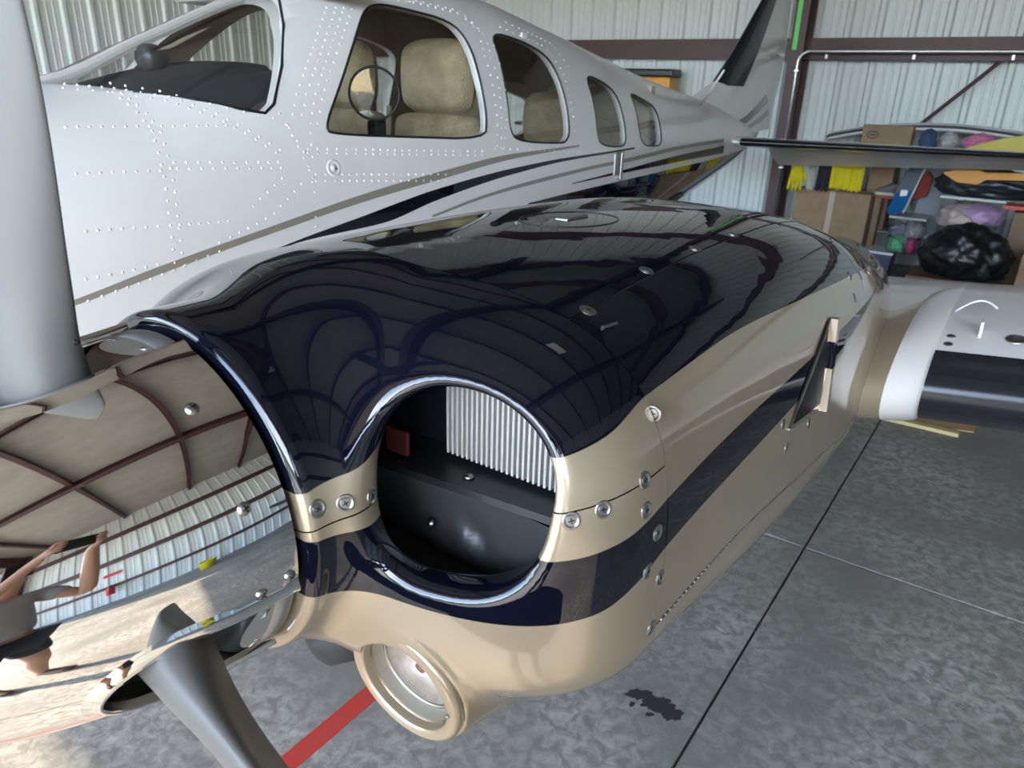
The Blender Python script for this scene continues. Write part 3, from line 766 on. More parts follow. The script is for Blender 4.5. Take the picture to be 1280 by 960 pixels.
# ---- painted stripes, as films lying on the skin
def strip(name, up, lo_, m, n=60, off=.0012, to=None):
    U = px_poly(up); L_ = px_poly(lo_)
    if to is not None:      # run on towards the nose
        for P in (U, L_):
            P.sort(); sl_ = (P[2][1] - P[0][1]) / (P[2][0] - P[0][0]); y0, z0 = P[0]; P.insert(0, (to, z0 + sl_ * .75 * (to - y0)))
    def smp(P):
        P = sorted(P); s = pchip([p[0] for p in P], [p[1] for p in P]); return s, P[0][0], P[-1][0]
    su, a0, a1 = smp(U); sl, b0, b1 = smp(L_); V = []; nn = 5
    for y in np.linspace(max(a0, b0), min(a1, b1), n):
        z0, z1 = float(su(y)), float(sl(y))
        if z1 > z0 - .002: z1 = z0 - .002
        for k in range(nn):
            z = z0 + (z1 - z0) * k / (nn - 1); V.append((side_x(y, z, off), y, z))
    return obj(name, V, grid_faces(n, nn), m, fus, True)
strip('taupe_stripe', [(40, 394), (75, 381), (107.6, 369), (191, 336), (322, 289), (459, 241), (544, 216), (642, 192), (724, 181)], [(40, 400), (75, 388), (107.6, 377), (191, 346), (322, 298), (459, 251), (544, 226), (642, 198.5), (726, 183)], M['taupe'], 90, to=-1.3)
strip('navy_stripe', [(345, 311), (380, 297), (446, 273), (544, 237), (642, 210), (708, 197), (793, 184)], [(345, 313), (380, 301), (478, 279), (544, 251), (642, 217.5), (708, 201), (796, 185.5)], M['navy'])
strip('taupe_stripe', [(540, 269), (610, 242), (675, 223), (757, 203.5), (787, 197), (840, 184), (905, 173)], [(540, 272), (610, 246), (675, 228), (757, 208), (787, 202), (840, 189), (905, 177)], M['taupe'])
strip('navy_stripe', [(715, 229), (780, 212), (840, 196), (905, 182), (945, 172)], [(715, 230), (780, 216), (840, 204), (905, 191), (945, 181)], M['navy'])
U = sorted(px_poly([(660, 254), (720, 239), (780, 225), (840, 211), (892, 199), (935, 189)])); fu = pchip([p[0] for p in U], [p[1] for p in U])
V = []; n = 50; nn = 24
for y in np.linspace(U[0][0], 6.8, n):
    yu = min(y, U[-1][0]); z0 = min(float(fu(yu)), float(fZC(y)) + .1); z1 = float(fZB(y)) + .004
    for k in range(nn):
        z = z0 + (z1 - z0) * (1 - (1 - k / (nn - 1)) ** 1.6); V.append((side_x(y, z, .0012), y, z))
obj('navy_belly', V, grid_faces(n, nn), M['navy'], fus, True)

# ---- rivets
RV = MB(); bmr = bmesh.new(); bmesh.ops.create_icosphere(bmr, subdivisions=1, radius=1); ico = [v.co.copy() for v in bmr.verts]; icf = [[v.index for v in f.verts] for f in bmr.faces]; bmr.free()
def rivet(p, n_, r=.0032):
    r *= 1.3
    q = n_.to_track_quat('Z', 'Y').to_matrix()
    RV.add([p + q @ Vector((c.x * r, c.y * r, c.z * r)) for c in ico if True], icf)
def rivet_row(pts, sp=.026, r=.0032):
    H = []
    for (a, b), (c, d) in zip(pts[:-1], pts[1:]):
        m = max(2, int(math.hypot(c - a, d - b) / 3))
        for k in range(m): H.append((a + (c - a) * k / m, b + (d - b) * k / m))
    last = None
    for u, v in H:
        h = fpx(u, v)
        if h and (last is None or (h[0] - last).length >= sp): rivet(h[0], h[1], r); last = h[0]
R_ = rivet_row
R_([(82, 159), (289, 157)]); R_([(95, 217), (210, 213)]); R_([(218, 203), (354, 203)], .03); R_([(222, 211), (361, 210)], .03); R_([(107, 289), (298, 276)])
vr = [(141, 115), (170, 138), (190, 164), (200, 197), (207, 230), (212, 272), (217, 315), (219, 335)]
R_(vr, .03); R_([(u + 11, v + 1) for u, v in vr], .03)
wb_ = [(79, 110), (138, 115), (210, 126), (272, 148), (315, 171), (351, 194)]
R_(wb_, .03); R_([(u + 2, v - 5) for u, v in wb_], .03); R_([(138, 104), (200, 114), (272, 132), (345, 149), (368, 160)], .04)
ap_ = [(408, 10), (390, 65), (372, 115), (365, 150)]
R_(ap_, .03); R_([(u + 12, v) for u, v in ap_], .03); R_([(430, 10), (412, 65), (394, 120), (388, 160), (392, 205)], .03); R_([(440, 12), (424, 58), (404, 118), (396, 160)], .035)
R_([(350, 142), (372, 180), (388, 215), (394, 240), (395, 290)], .03); R_([(362, 160), (380, 190), (392, 225)], .035)
R_([(353, 223), (308, 266)], .03); R_([(377, 230), (341, 269), (272, 305)], .03)
for y0 in (186, 191): R_([(385, y0), (500, y0 + 2), (612, y0 + 3)], .03)
for y0 in (218, 226): R_([(395, y0), (480, y0), (560, y0)], .028)
R_([(107, 349), (150, 341), (200, 330)]); R_([(110, 376), (180, 352), (280, 312)], .03)
for k in (0, 6, 14): R_([(470 + k * 3, -2 + k * .3), (520, 4 - k * .2), (575, 18 - k * .3), (606, 45 - k * .2)], .028)
for k in (0, 8, 16): R_([(601 + k, 52 + k * .3), (615 + k, 100), (622 + k * .7, 150), (622 + k * .5, 188)], .03)
R_([(625, 34), (680, 58), (704, 90), (716, 140), (720, 182)], .03); R_([(632, 28), (690, 55), (714, 88)], .03)
R_([(620, 186), (680, 188), (730, 190)], .035)
rv = RV.build('rivets', M['white'], fus, True); rv['kind'] = 'stuff'
# fuel sump / latch disc below the pilot window
def fdisc(name, u, v, prof, m, n=28):
    h = fpx(u, v)
    return MB().lathe(prof, h[0], h[1], n).build(name, m, fus, True)
fdisc('vent_disc', 417, 210, [(.026, -.002), (.026, .0015), (.020, .003), (.018, .001), (.010, .001), (.009, .004), (0, .0045)], M['white'])
fdisc('vent_hole', 419, 211, [(.004, 0), (.004, .0048), (0, .0048)], M['black'], 12)
h = fpx(772, 205); o = Vector(h[0])
MB().box((o.x - .01, o.y - .05, o.z - .055), (o.x + .012, o.y - .005, o.z + .055), bev=.004).box((o.x - .01, o.y + .005, o.z - .08), (o.x + .02, o.y + .03, o.z + .06), bev=.005).build('door_handle', M['screw'], fus)

# ---- cabin
CB = mat('sheepskin', (.50, .41, .27), .95, noise=(14, (.36, .28, .17), .35, .7), bump=(120, .6, .01))
def soft(name, a, b, m, parent, bev=.06):
    o = MB().box(a, b, bev=bev).build(name, m, parent, True); s = o.modifiers.new('soft', 'SUBSURF'); s.levels = 2; s.render_levels = 2; apply_mods(o)
    for p_ in o.data.polygons: p_.use_smooth = True
    return o
def seat(cx, cy, dz=-.07):
    t = empty('cabin_seat', (cx, cy, .85)); adopt(t, plane); n0 = len(bpy.data.objects)
    parts = [soft('cushion', (cx - .23, cy - .45, 1.0), (cx + .23, cy + .06, 1.18), CB, t),
             soft('backrest', (cx - .23, cy, 1.12), (cx + .23, cy + .14, 1.60), CB, t),
             soft('headrest', (cx - .19, cy - .01, 1.59), (cx + .19, cy + .14, 1.88), CB, t, .08),
             MB().box((cx - .2, cy - .4, .85), (cx + .2, cy, 1.0), bev=.01).build('seat_base', M['black'], t),
             MB().tube([(cx - .215, cy + .0, 1.15), (cx - .22, cy - .012, 1.4), (cx - .20, cy - .01, 1.62)], .012, 8).build('seat_piping', M['cabin'], t, True)]
    for o in parts: o.data.transform(Matrix.Translation((0, 0, dz)))
seat(FX + .27, 2.02); seat(FX - .27, 2.02); seat(FX + .25, 2.95, -.26); seat(FX - .25, 2.95, -.26)
V = []; n = 24; nn = 12       # glare shield
for i in range(n):
    x = FX - .43 + .86 * i / (n - 1); e = abs(x - FX) / .43
    for j in range(nn):
        y = .80 + .48 * j / (nn - 1) + .20 * e ** 2; yv = min(y, 1.30)
        V.append((x * 1.0, yv, 1.578 + .03 * (1 - e ** 2) + .085 * math.sin(.5 * math.pi * j / (nn - 1)) * (1 if i % 6 else .8) - .03 * e ** 3))
M['glare'] = mat('glareshield_vinyl', (.035, .038, .045), .6)
gs = obj('glareshield', V, grid_faces(n, nn), M['glare'], plane, True)
MB().box((FX - .42, 1.25, 1.22), (FX + .42, 1.30, 1.60), bev=.02).build('instrument_panel', M['black'], plane)
cp = empty('compass', (FX, .95, 1.62)); adopt(cp, plane)
pc = on(189, 72, 0, FX + .02)
MB().lathe([(.0, -.045), (.03, -.04), (.04, -.015), (.04, .02), (.032, .035), (0, .036)], pc, (.2, -1, 0), 24).build('compass_body', mat('compass_grey', (.06, .065, .07), .35), cp, True)
MB().box((pc[0] - .02, pc[1] - .02, pc[2] - .07), (pc[0] + .02, pc[1] + .02, pc[2] - .035), bev=.008).build('compass_foot', M['black'], cp)
# clear round fan guard in the pilot's window
fc = on(468, 117, 0, FX + .42); fn = empty('cabin_fan', tuple(fc)); adopt(fn, plane); fd = Vector((.75, -.65, 0)).normalized()
u_ = Vector((0, 0, 1)); w_ = fd.cross(u_)
MB().tube([Vector(fc) + u_ * .085 * math.cos(q) + w_ * .085 * math.sin(q) for q in np.linspace(0, 2 * math.pi, 40)[:-1]], .0045, 8, closed=True).build('fan_ring', M['black'], fn, True)
MB().lathe([(.083, 0), (0, .001)], fc, fd, 32, caps=False).build('fan_disc', glass('smoky_disc', (.78, .78, .78), 1.), fn, True)
MB().box((fc[0] - .025, fc[1] - .02, fc[2] - .15), (fc[0] + .025, fc[1] + .03, fc[2] - .085), bev=.008).build('fan_base', M['black'], fn)
MB().box((FX - .5, 1.45, 1.90), (FX + .5, 1.6, 1.93), bev=.01).build('sun_visor', mat('visor_grey', (.25, .24, .22), .7), plane)
MB().box((FX - .40, 1.0, .80), (FX + .40, 3.8, .84)).build('cabin_floor', M['black'], plane)
MB().box((FX - .38, 3.85, .8), (FX + .38, 3.9, 1.66)).build('cabin_bulkhead', M['cabin'], plane)

# ---- wing
def foil(n=26, t=.155):
    P = []
    for k in range(2 * n):
        q = math.pi * 2 * k / (2 * n); x = .5 * (1 + math.cos(q)); yt = 5 * t * (.2969 * math.sqrt(x) - .126 * x - .3516 * x * x + .2843 * x ** 3 - .1036 * x ** 4)
        cam_ = .02 * (1 - (2 * x - .8) ** 2) if x < .9 else 0
        P.append((x, cam_ + (yt if q < math.pi else -yt)))
    return P
FO = foil(30)
M['wingm'] = M['white']
def wing_pts(x, yle, zle, chord, tw=3., part=lambda k: True, off=0., thick=1.):
    V = []; tw = math.radians(tw)
    for px_, pz_ in FO:
        a = px_ * chord; b = pz_ * chord * thick
        V.append((x, yle + a * math.cos(tw) + b * math.sin(tw), zle + b * math.cos(tw) - a * math.sin(tw)))
    return V
def wing_loft(name, secs, m, cap=True):
    V = []; n = len(FO)
    for s in secs: V += wing_pts(*s)
    F = grid_faces(len(secs), n, True)
    if cap: F += [tuple(range(n)), tuple((len(secs) - 1) * n + j for j in range(n))[::-1]]
    o = obj(name, V, F, m, plane, True); bm_ = bmesh.new(); bm_.from_mesh(o.data); bmesh.ops.recalc_face_normals(bm_, faces=bm_.faces[:]); bm_.to_mesh(o.data); bm_.free()
    o.data.set_sharp_from_angle(angle=math.radians(50)); return o
WY = lambda x: 1.50 + .04 * (x - .55); WZ = lambda x: .982 + .10 * (x - .55); WC = lambda x: 1.95 - .19 * (x - .55)
wing = wing_loft('wing', [(x, WY(x), WZ(x), WC(x), 4.5) for x in (.30, .57, 1.2, 2., 3., 4.0)], M['white']); wing['label'] = 'white outer wing with a black leading-edge boot'
wing_loft('inner_wing', [(x, 1.35, .93, 2.15) for x in (-1.6, -1.1, -.3)], M['white'])
# leading-edge boot, wrapped round the nose of the wing
def boot(name, secs, x_up, x_lo, m, off):
    V = []; idx = [k for k, (a, b) in enumerate(FO) if (b >= 0 and a < x_up) or (b < 0 and a < x_lo)]
    for s in secs:
        W = wing_pts(*s); c = Vector((s[0], s[1] + .15, s[2]))
        for k in idx:
            p = Vector(W[k]); V.append(p + (p - c).normalized() * off)
    return obj(name, V, grid_faces(len(secs), len(idx)), m, wing, True)
boot('deice_boot', [(x, WY(x), WZ(x), WC(x), 4.5) for x in np.linspace(.575, 4.0, 12)], .05, .09, M['boot'], .004)
wing_loft('wing_fillet', [(.38, 1.30, .985, 1.6, 4., None, 0., .95), (.45, 1.37, .985, 1.7, 4.5, None, 0., 1.0), (.50, 1.415, .985, 1.8, 4.5, None, 0., 1.04), (.513, 1.43, .985, 1.8, 4.5, None, 0., 1.0)], M['beige'])
cuff = wing_loft('wing_root_cuff', [(.495, 1.425, .985, 1.8, 4.5, None, 0., 1.0), (.503, 1.418, .985, 1.82, 4.5, None, 0., 1.05), (.53, 1.44, .985, 1.85, 4.5, None, 0., 1.06), (.566, 1.475, .984, 1.95, 4.5, None, 0., 1.03), (.573, 1.49, .984, 1.95, 4.5, None, 0., 1.0)], M['white'])
WB = [(wing, bvh_of(wing))]
for u, v, r in ((1270, 425, .022),):
    h = hit(WB[0][1], u, v)
    if h:
        MB().lathe([(r, -.002), (r, .003), (r * .8, .004), (r * .7, .001), (0, .001)], h[0], h[1], 24).build('fuel_cap', M['screw'], wing, True)
for u, v in ((1189, 420), (1185, 430)): put_screw(SCR, u, v, WB)
h = hit(WB[0][1], 1225, 418)
if h: MB().box((h[0].x - .004, h[0].y - .02, h[0].z - .01), (h[0].x + .004, h[0].y + .03, h[0].z + .035), bev=.003).build('stall_tab', M['white'], wing)
h = hit(WB[0][1], 1210, 392)
if h: MB().tube([(h[0].x - .03 + .09 * t, h[0].y + .03 * t, h[0].z + .035 * math.sin(2.6 * t)) for t in np.linspace(0, 1, 14)], .003, 6).build('cable', M['white'], wing, True)

# ---- tail
def tail_loft(name, secs, m, t=.09):
    V = []; n = len(FO)
    for o_, ch, d in secs:       # leading-edge point, chord, thickness axis
        for a, b in FO:
            V.append(Vector(o_) + Vector((0, 1, 0)) * a * ch + Vector(d) * b * ch * (t / .155))
    F = grid_faces(len(secs), n, True) + [tuple(range(n)), tuple((len(secs) - 1) * n + j for j in range(n))[::-1]]
    o = obj(name, V, F, m, plane, True); bm_ = bmesh.new(); bm_.from_mesh(o.data); bmesh.ops.recalc_face_normals(bm_, faces=bm_.faces[:]); bm_.to_mesh(o.data); bm_.free()
    o.data.set_sharp_from_angle(angle=math.radians(50)); return o
ZS = 1.265
s0 = on(925, 178, 2, ZS); s1 = on(1280, 195, 2, ZS + .0)
sl = (s1[1] - s0[1]) / (s1[0] - s0[0])
def stab_le(x): return s0[1] + sl * (x - s0[0])
M['under'] = mat('tail_grey_white', (.62, .63, .64), .35, 0, .5)
def tail_plane(name, xs_, le, ch, tilt, t, m, parent=None):
    ti = math.radians(tilt); V = []; n = len(FO)
    for x in xs_:
        y0, z0 = le(x); c = ch(x)
        for a, b in FO: V.append((x, y0 + a * c * math.cos(ti) + b * c * t / .155 * math.sin(ti), z0 - a * c * math.sin(ti) + b * c * t / .155 * math.cos(ti)))
    F = grid_faces(len(xs_), n, True) + [tuple(range(n)), tuple((len(xs_) - 1) * n + j for j in range(n))[::-1]]
    o = obj(name, V, F, m, parent or plane, True); bm_ = bmesh.new(); bm_.from_mesh(o.data); bmesh.ops.recalc_face_normals(bm_, faces=bm_.faces[:]); bm_.to_mesh(o.data); bm_.free()
    o.data.set_sharp_from_angle(angle=math.radians(50)); return o
s_ch = lambda x: .85 - .15 * abs(x - FX)
ZS2 = lambda x: (stab_le(x), ZS)
SX = [FX + k for k in (0, .3, .8, 1.4, 2.35)]; SXL = [2 * FX - x for x in SX]; mir = lambda x: 2 * FX - x if x < FX else x
tilt_s = math.radians(4.5)
for xs_ in (SX, SXL):
    st_ = tail_plane('horizontal_stabilizer', xs_, lambda x: (stab_le(mir(x)), ZS), s_ch, 4.5, .10, M['white'])
    st_['label'] = 'white horizontal tailplane with a black leading edge'
    tail_plane('elevator', xs_[1:], lambda x: (stab_le(mir(x)) + .93 * s_ch(x), ZS - .93 * s_ch(x) * math.sin(tilt_s)), lambda x: .50 - .1 * abs(x - FX), 24, .09, M['white'])
    idx = [k for k, (a, b) in enumerate(FO) if a < .07]; V = []
    xb_s = np.linspace(xs_[1], xs_[-1], 8)
    for x in xb_s:
        ch = s_ch(x)
        for k in idx:
            a = FO[k][0] * ch; b = FO[k][1] * ch * .645 * 1.12; V.append((x, stab_le(mir(x)) - .006 + a * math.cos(tilt_s) + b * math.sin(tilt_s), ZS - a * math.sin(tilt_s) + b * math.cos(tilt_s)))
    obj('deice_boot', V, grid_faces(8, len(idx)), M['boot'], st_, True)
# fin: leading edge follows the photographed sweep, in the centre plane
fl = [on(u, v, 0, FX) for u, v in ((862, 112), (880, 112), (900, 90), (925, 50), (950, 5))]
te = [on(u, v, 0, FX) for u, v in ((955, 200), (962, 150), (975, 100), (984, 50), (990, 0))]
d_ = (fl[-1] - fl[-3]); fl.append(fl[-1] + d_ * 2.2); d_ = te[-1] - te[-3]; te.append(te[-1] + d_ * 1.6)
print('FIN', [tuple(p.round(2)) for p in fl], [tuple(p.round(2)) for p in te])
secs = []
zl = pchip([p[2] for p in fl], [p[1] for p in fl])
tf = pchip([p[2] for p in te], [p[1] for p in te]); zt_ = lambda z: float(tf(z))
for z in (1.30, 1.5, 1.62, 1.72, 1.85, 2.05, 2.4, 2.8):
    y0 = float(zl(max(z, fl[1][2]))) - max(0, 1.66 - z) * 3.0; y0 = max(y0, 4.4)
    secs.append(((FX, y0, z), zt_(z) - y0, (1, 0, 0)))
fin = tail_loft('tail_fin', secs, M['white'], .09); fin['label'] = 'white swept tail fin with a black leading edge'
V = []; zs = np.linspace(1.68, 2.75, 10); idx = [k for k, (a, b) in enumerate(FO) if a < .26]
for z in zs:
    y0 = float(zl(z)); ch = zt_(z) - y0
    for k in idx: V.append((FX + FO[k][1] * ch * .58 * 1.15, y0 - .006 + FO[k][0] * ch, z))
obj('deice_boot', V, grid_faces(len(zs), len(idx)), M['boot'], fin, True)
a0 = on(868, 143, 0, FX + .12); a1 = on(905, 88, 0, FX + .5)
MB().tube([a0, a1], [.012, .007], 8).build('tail_antenna', M['white'], plane, True)
an = fpx(655, 47)
if an: MB().box((an[0].x - .006, an[0].y - .02, an[0].z - .02), (an[0].x + .004, an[0].y + .02, an[0].z + .02), bev=.004).build('roof_antenna', M['white'], plane)
# ---- landing gear of this side
gear = empty('main_gear', (-.25, 2.3, .02)); adopt(gear, plane)
MB().lathe([(.05, -.07), (.13, -.075), (.20, -.06), (.215, 0), (.20, .06), (.13, .075), (.05, .07)], (-.25, 2.3, .215), (1, 0, 0), 40).build('tyre', M['rubber'], gear, True)
MB().lathe([(.01, -.06), (.12, -.06), (.12, .06), (.01, .06)], (-.25, 2.3, .215), (1, 0, 0), 24).build('wheel', M['screw'], gear, True)
MB().tube([(-.14, 2.3, .215), (-.14, 2.3, .95)], .035, 12).build('strut', M['white'], gear, True)
ng = empty('nose_gear', (FX, -.4, .02)); adopt(ng, plane)
MB().lathe([(.04, -.05), (.10, -.055), (.165, -.04), (.178, 0), (.165, .04), (.10, .055), (.04, .05)], (FX, -.4, .178), (1, 0, 0), 36).build('tyre', M['rubber'], ng, True)
MB().tube([(FX + .09, -.4, .18), (FX + .09, -.4, .45), (FX, -.38, .5), (FX, -.3, .9)], .03, 10).build('strut', M['white'], ng, True)

# ---- details on the engine cowl
# cowl vent with a dark opening standing off the door
def nac_q(pts):
    return [nac_hit(u, v) for u, v in pts]
q = nac_q([(1036, 398), (1024, 500), (985, 536), (1020, 440)])
print('VENT', [tuple(round(c, 3) for c in h[2]) for h in q if h])
if all(q):
    nr = q[1][3]; a, b, c, d = [Vector(h[2]) for h in q]; o_ = nr * .0015
    V = []; n1, n2 = 14, 7
    for i in range(n1):
        t_ = i / (n1 - 1); lu, lv = 1033 - 48 * t_, 400 + 136 * t_; ru, rv2 = 1036 - 10 * t_, 400 + 103 * t_
        for j in range(n2):
            w_ = j / (n2 - 1); hh = nac_hit(lu + (ru - lu) * w_, lv + (rv2 - lv) * w_); V.append(hh[2] + hh[3] * .0012)
    obj('vent_opening', V, grid_faces(n1, n2), M['dark'], side, True)
    MB().add([p + nr * s for s in (.0, .016) for p in (a, a + Vector((0, .018, 0)), b + Vector((0, .018, -.02)), b + Vector((0, 0, -.02)))], [(0, 1, 2, 3), (4, 7, 6, 5), (0, 4, 5, 1), (1, 5, 6, 2), (2, 6, 7, 3), (3, 7, 4, 0)]).build('vent_flap', M['cowl'], side)
    MB().tube([a + o_, d + nr * .004, c + o_], .003, 6).build('vent_edge', M['screw'], side)
    MB().tube([c + o_, b + o_ + Vector((0, -.03, -.012)), b + o_ + Vector((0, 0, -.02))], .0025, 6).build('vent_edge', M['screw'], side)
# oil door: thin groove ring and latch on the top cowl
oc = []
for k in range(48):
    t = 2 * math.pi * k / 48; h = nac_hit(711 + 62 * math.cos(t), 274.5 + 9.5 * math.sin(t))
    if h: oc.append(h[2] + Vector((0, 0, .0002)))
if len(oc) > 20: MB().tube(oc, .0012, 6, closed=True).build('oil_door_rim', M['screwd'], topc, True)
h = nac_hit(715, 272)
if h: MB().box(h[2] + Vector((-.012, -.035, -.002)), h[2] + Vector((.012, .035, .003)), bev=.0015).build('oil_door_latch', M['screw'], topc)
h = nac_hit(760, 407)
if h: MB().tube([h[2] + Vector((0, -.012, .001)), h[2] + Vector((.004, .012, .001))], .002, 6).build('latch_pin', M['screw'], topc)
# unidentified dark shape under the cowl, built as a rounded bulge
c_ = on(412, 800, 1, .32)
MB().lathe([(0, -.08), (.05, -.06), (.075, 0), (.05, .06), (0, .08)], (c_[0], .36, c_[2] + .012), (0, 1, 0), 24).build('dark_bulge', M['rubber'], plane, True)

# stripes at the foot of the fin
def px_ribbon(name, targets, up, lo_, m, parent, n=24, off=.003):
    ts = np.linspace(0, 1, n); V = []; ok = 0
    iu = lambda P, t: (np.interp(t, np.linspace(0, 1, len(P)), [p[0] for p in P]), np.interp(t, np.linspace(0, 1, len(P)), [p[1] for p in P]))
    for t in ts:
        row = []
        for w in (0, .5, 1):
            a, b = iu(up, t), iu(lo_, t); u, v = a[0] + (b[0] - a[0]) * w, a[1] + (b[1] - a[1]) * w; best = None
            for bv_ in targets:
                h = hit(bv_, u, v)
                if h and (best is None or (h[0] - Vector(CAM)).length < best[0]): best = ((h[0] - Vector(CAM)).length, h)
            if best: row.append(best[1][0] + best[1][1] * off)
        if len(row) == 3: V += row; ok += 1
    if ok > 3: obj(name, V, grid_faces(ok, 3), m, parent, True)
TB = [bvh_of(fin)]
px_ribbon('navy_stripe', TB, [(898, 160), (915, 155), (932, 145), (946, 132), (958, 118)], [(898, 166), (915, 162), (934, 153), (948, 141), (960, 128)], M['navy'], fin)
px_ribbon('taupe_stripe', TB, [(905, 172), (930, 160), (948, 147), (960, 136)], [(905, 175), (930, 165), (950, 153), (961, 143)], M['taupe'], fin)
# small painted mark near the root of the upper blade
b1 = [o for o in bpy.data.objects if o.name == 'propeller_blade'][0]; bb = bvh_of(b1); mk = []
for t in np.linspace(-.8, 6.2, 22):
    h = hit(bb, 95 + 3 * math.cos(t) * (1 if t < 5.4 else 1.6), 428 + 3.2 * math.sin(t))
    if h: mk.append(h[0] + h[1] * .0004)
if len(mk) > 5: MB().tube(mk, .0006, 5).build('painted_mark', M['black'], b1)
# ------------------------------------------------------------------ things along the back wall
CARD = mat('cardboard', (.30, .20, .125), .8, noise=(9, (.25, .165, .10), .4, .7))
CARD2 = mat('cardboard_dark', (.22, .145, .09), .8)
TAPE = mat('packing_tape', (.42, .36, .28), .35)
def span(u0, u1, v, Y): return on(u0, v, 1, Y)[0], on(u1, v, 1, Y)[0]
def zat(u, v, Y): return on(u, v, 1, Y)[2]
def carton(x0, x1, y0, y1, z0, z1, label, m=CARD, tape=True, logo=False):
    t = empty('cardboard_box', ((x0 + x1) / 2, (y0 + y1) / 2, z0)); tag(t, label, 'box')
    b = MB().box((x0, y0, z0), (x1, y1, z1), bev=.004).build('body', m, t)
    xm = (x0 + x1) / 2
    MB().box((x0 + .002, y0 + .002, z1), (x1 - .002, (y0 + y1) / 2 - .002, z1 + .004)).build('flap', m, t); MB().box((x0 + .002, (y0 + y1) / 2 + .002, z1), (x1 - .002, y1 - .002, z1 + .004)).build('flap', m, t)
    if tape: MB().box((xm - .025, y0 - .0015, z0 + .01), (xm + .025, y0, z1)).box((xm - .025, y0 - .0015, z1 + .004), (xm + .025, y1, z1 + .0055)).build('tape', TAPE, t)
    if logo:
        P = [(xm - .12 + .05 * math.cos(q), y0 - .001, (z0 + z1) / 2 + .03 * math.sin(q)) for q in np.linspace(0, 2 * math.pi, 24)[:-1]]
        MB().tube(P, .004, 6, closed=True).build('printed_oval', M['black'], t); MB().box((xm - .15, y0 - .0012, (z0 + z1) / 2 - .006), (xm - .09, y0, (z0 + z1) / 2 + .006)).build('printed_mark', M['black'], t)
        MB().box((x1, y0 + .08, (z0 + z1) / 2 - .03), (x1 + .001, y0 + .16, (z0 + z1) / 2 + .03)).build('printed_mark', M['black'], t)
    return t
YA = 7.35
x0, x1 = span(990, 1084, 270, YA)
carton(x0, x1, YA, YA + .24, 0, zat(1035, 239, YA), 'large taped cardboard box below the hanging yellow gloves')
xa, xb = span(1087, 1095, 280, YA + .1)
carton(xa, xb, YA + .12, YA + .25, 0, zat(1095, 248, YA + .1), 'tall narrow cardboard box right of the large taped box', CARD2, False)
# metal shelf
M['shelf'] = mat('grey_shelf', (.28, .28, .29), .5); 
YSf = 7.62; sx0, sx1 = span(1072, 1330, 200, YSf); zs1 = zat(1150, 184, YSf)
shf = empty('storage_shelf', ((sx0 + sx1) / 2, YSf + .25, 0)); tag(shf, 'grey steel storage shelf against the back wall', 'shelf')
for z in (.42, zs1 - .012): MB().box((sx0, YSf, z - .02), (sx1, YSf + .5, z), bev=.003).build('board', M['shelf'], shf)
for x in (sx0 + .02, sx1 - .02):
    for y in (YSf + .02, YSf + .48): MB().box((x - .02, y - .02, 0), (x + .02, y + .02, zs1)).build('post', M['shelf'], shf)
zt0 = zs1 - .012
x0, x1 = span(1077, 1140, 170, YSf)
carton(x0, x1, YSf, YSf + .12, zs1 + .001, zat(1100, 157, YSf), 'cardboard box with a printed oval mark on top of the shelf', CARD, False, True)
x0, x1 = span(1088, 1118, 215, YSf + .08)
carton(x0, x1, YSf + .08, YSf + .4, .421, zat(1100, 203, YSf + .08), 'brown cardboard box on the lower shelf behind the sneaker', CARD, False)
cr = empty('plastic_crate', (on(1172, 225, 1, YSf + .05)[0], YSf + .2, .421)); tag(cr, 'grey plastic crate on the lower shelf behind the red bag', 'crate')
cx0, cx1 = span(1152, 1200, 225, YSf + .05); MB().box((cx0, YSf + .05, .421), (cx1, YSf + .4, zat(1175, 212, YSf + .05)), bev=.01).build('body', mat('crate_grey', (.22, .25, .28), .5), cr)
MB().box((cx0 - .008, YSf + .042, zat(1175, 212, YSf + .05)), (cx1 + .008, YSf + .408, zat(1175, 208, YSf + .05)), bev=.006).build('rim', mat('crate_rim', (.3, .33, .36), .5), cr)
# cloth helper: crumpled heap
def heap(name, c, r, m, label, cat, seed, lumps=5, flat=1., amp=.16, sub=5, group=None, freq=1.):
    bm_ = bmesh.new(); bmesh.ops.create_icosphere(bm_, subdivisions=sub, radius=1); rnd = np.random.default_rng(seed)
    K = rnd.normal(0, 1, (18, 3)) * rnd.uniform(2, 7, (18, 1)) * freq; ph = rnd.uniform(0, 6.28, 18)
    for v in bm_.verts:
        p = np.array(v.co); s = sum(abs(math.sin(float(k @ p) + h)) / (1 + np.linalg.norm(k) * .35) for k, h in zip(K, ph)) / 5
        q = p * (1 - amp + amp * 2 * s); z = q[2] * r[2]
        if z < -r[2] * .75: z = -r[2] * .75
        v.co = Vector((c[0] + q[0] * r[0], c[1] + q[1] * r[1], c[2] + z + r[2] * .75))
    me = bpy.data.meshes.new(name); bm_.to_mesh(me); bm_.free(); me.materials.append(m); me.polygons.foreach_set('use_smooth', [True] * len(me.polygons))
    o = link(name, me); tag(o, label, cat, group); return o
def cl(name, col): return mat(name, col, .85)
xb_ = on(1165, 175, 1, YSf + .1)[0]
heap('folded_jeans', (on(1161, 175, 1, YSf + .1)[0], YSf + .06, zt0 + .001), (.065, .055, .09), cl('denim', (.035, .06, .13)), 'dark blue denim clothes heaped beside the printed cardboard box', 'clothes', 3, amp=.35)
heap('shirt_pile', (on(1186, 178, 1, YSf + .1)[0], YSf + .1, zt0 + .001), (.075, .075, .08), cl('grey_shirt', (.35, .33, .33)), 'pale grey clothes heaped between the denim and the pink clothes', 'clothes', 4, amp=.35)
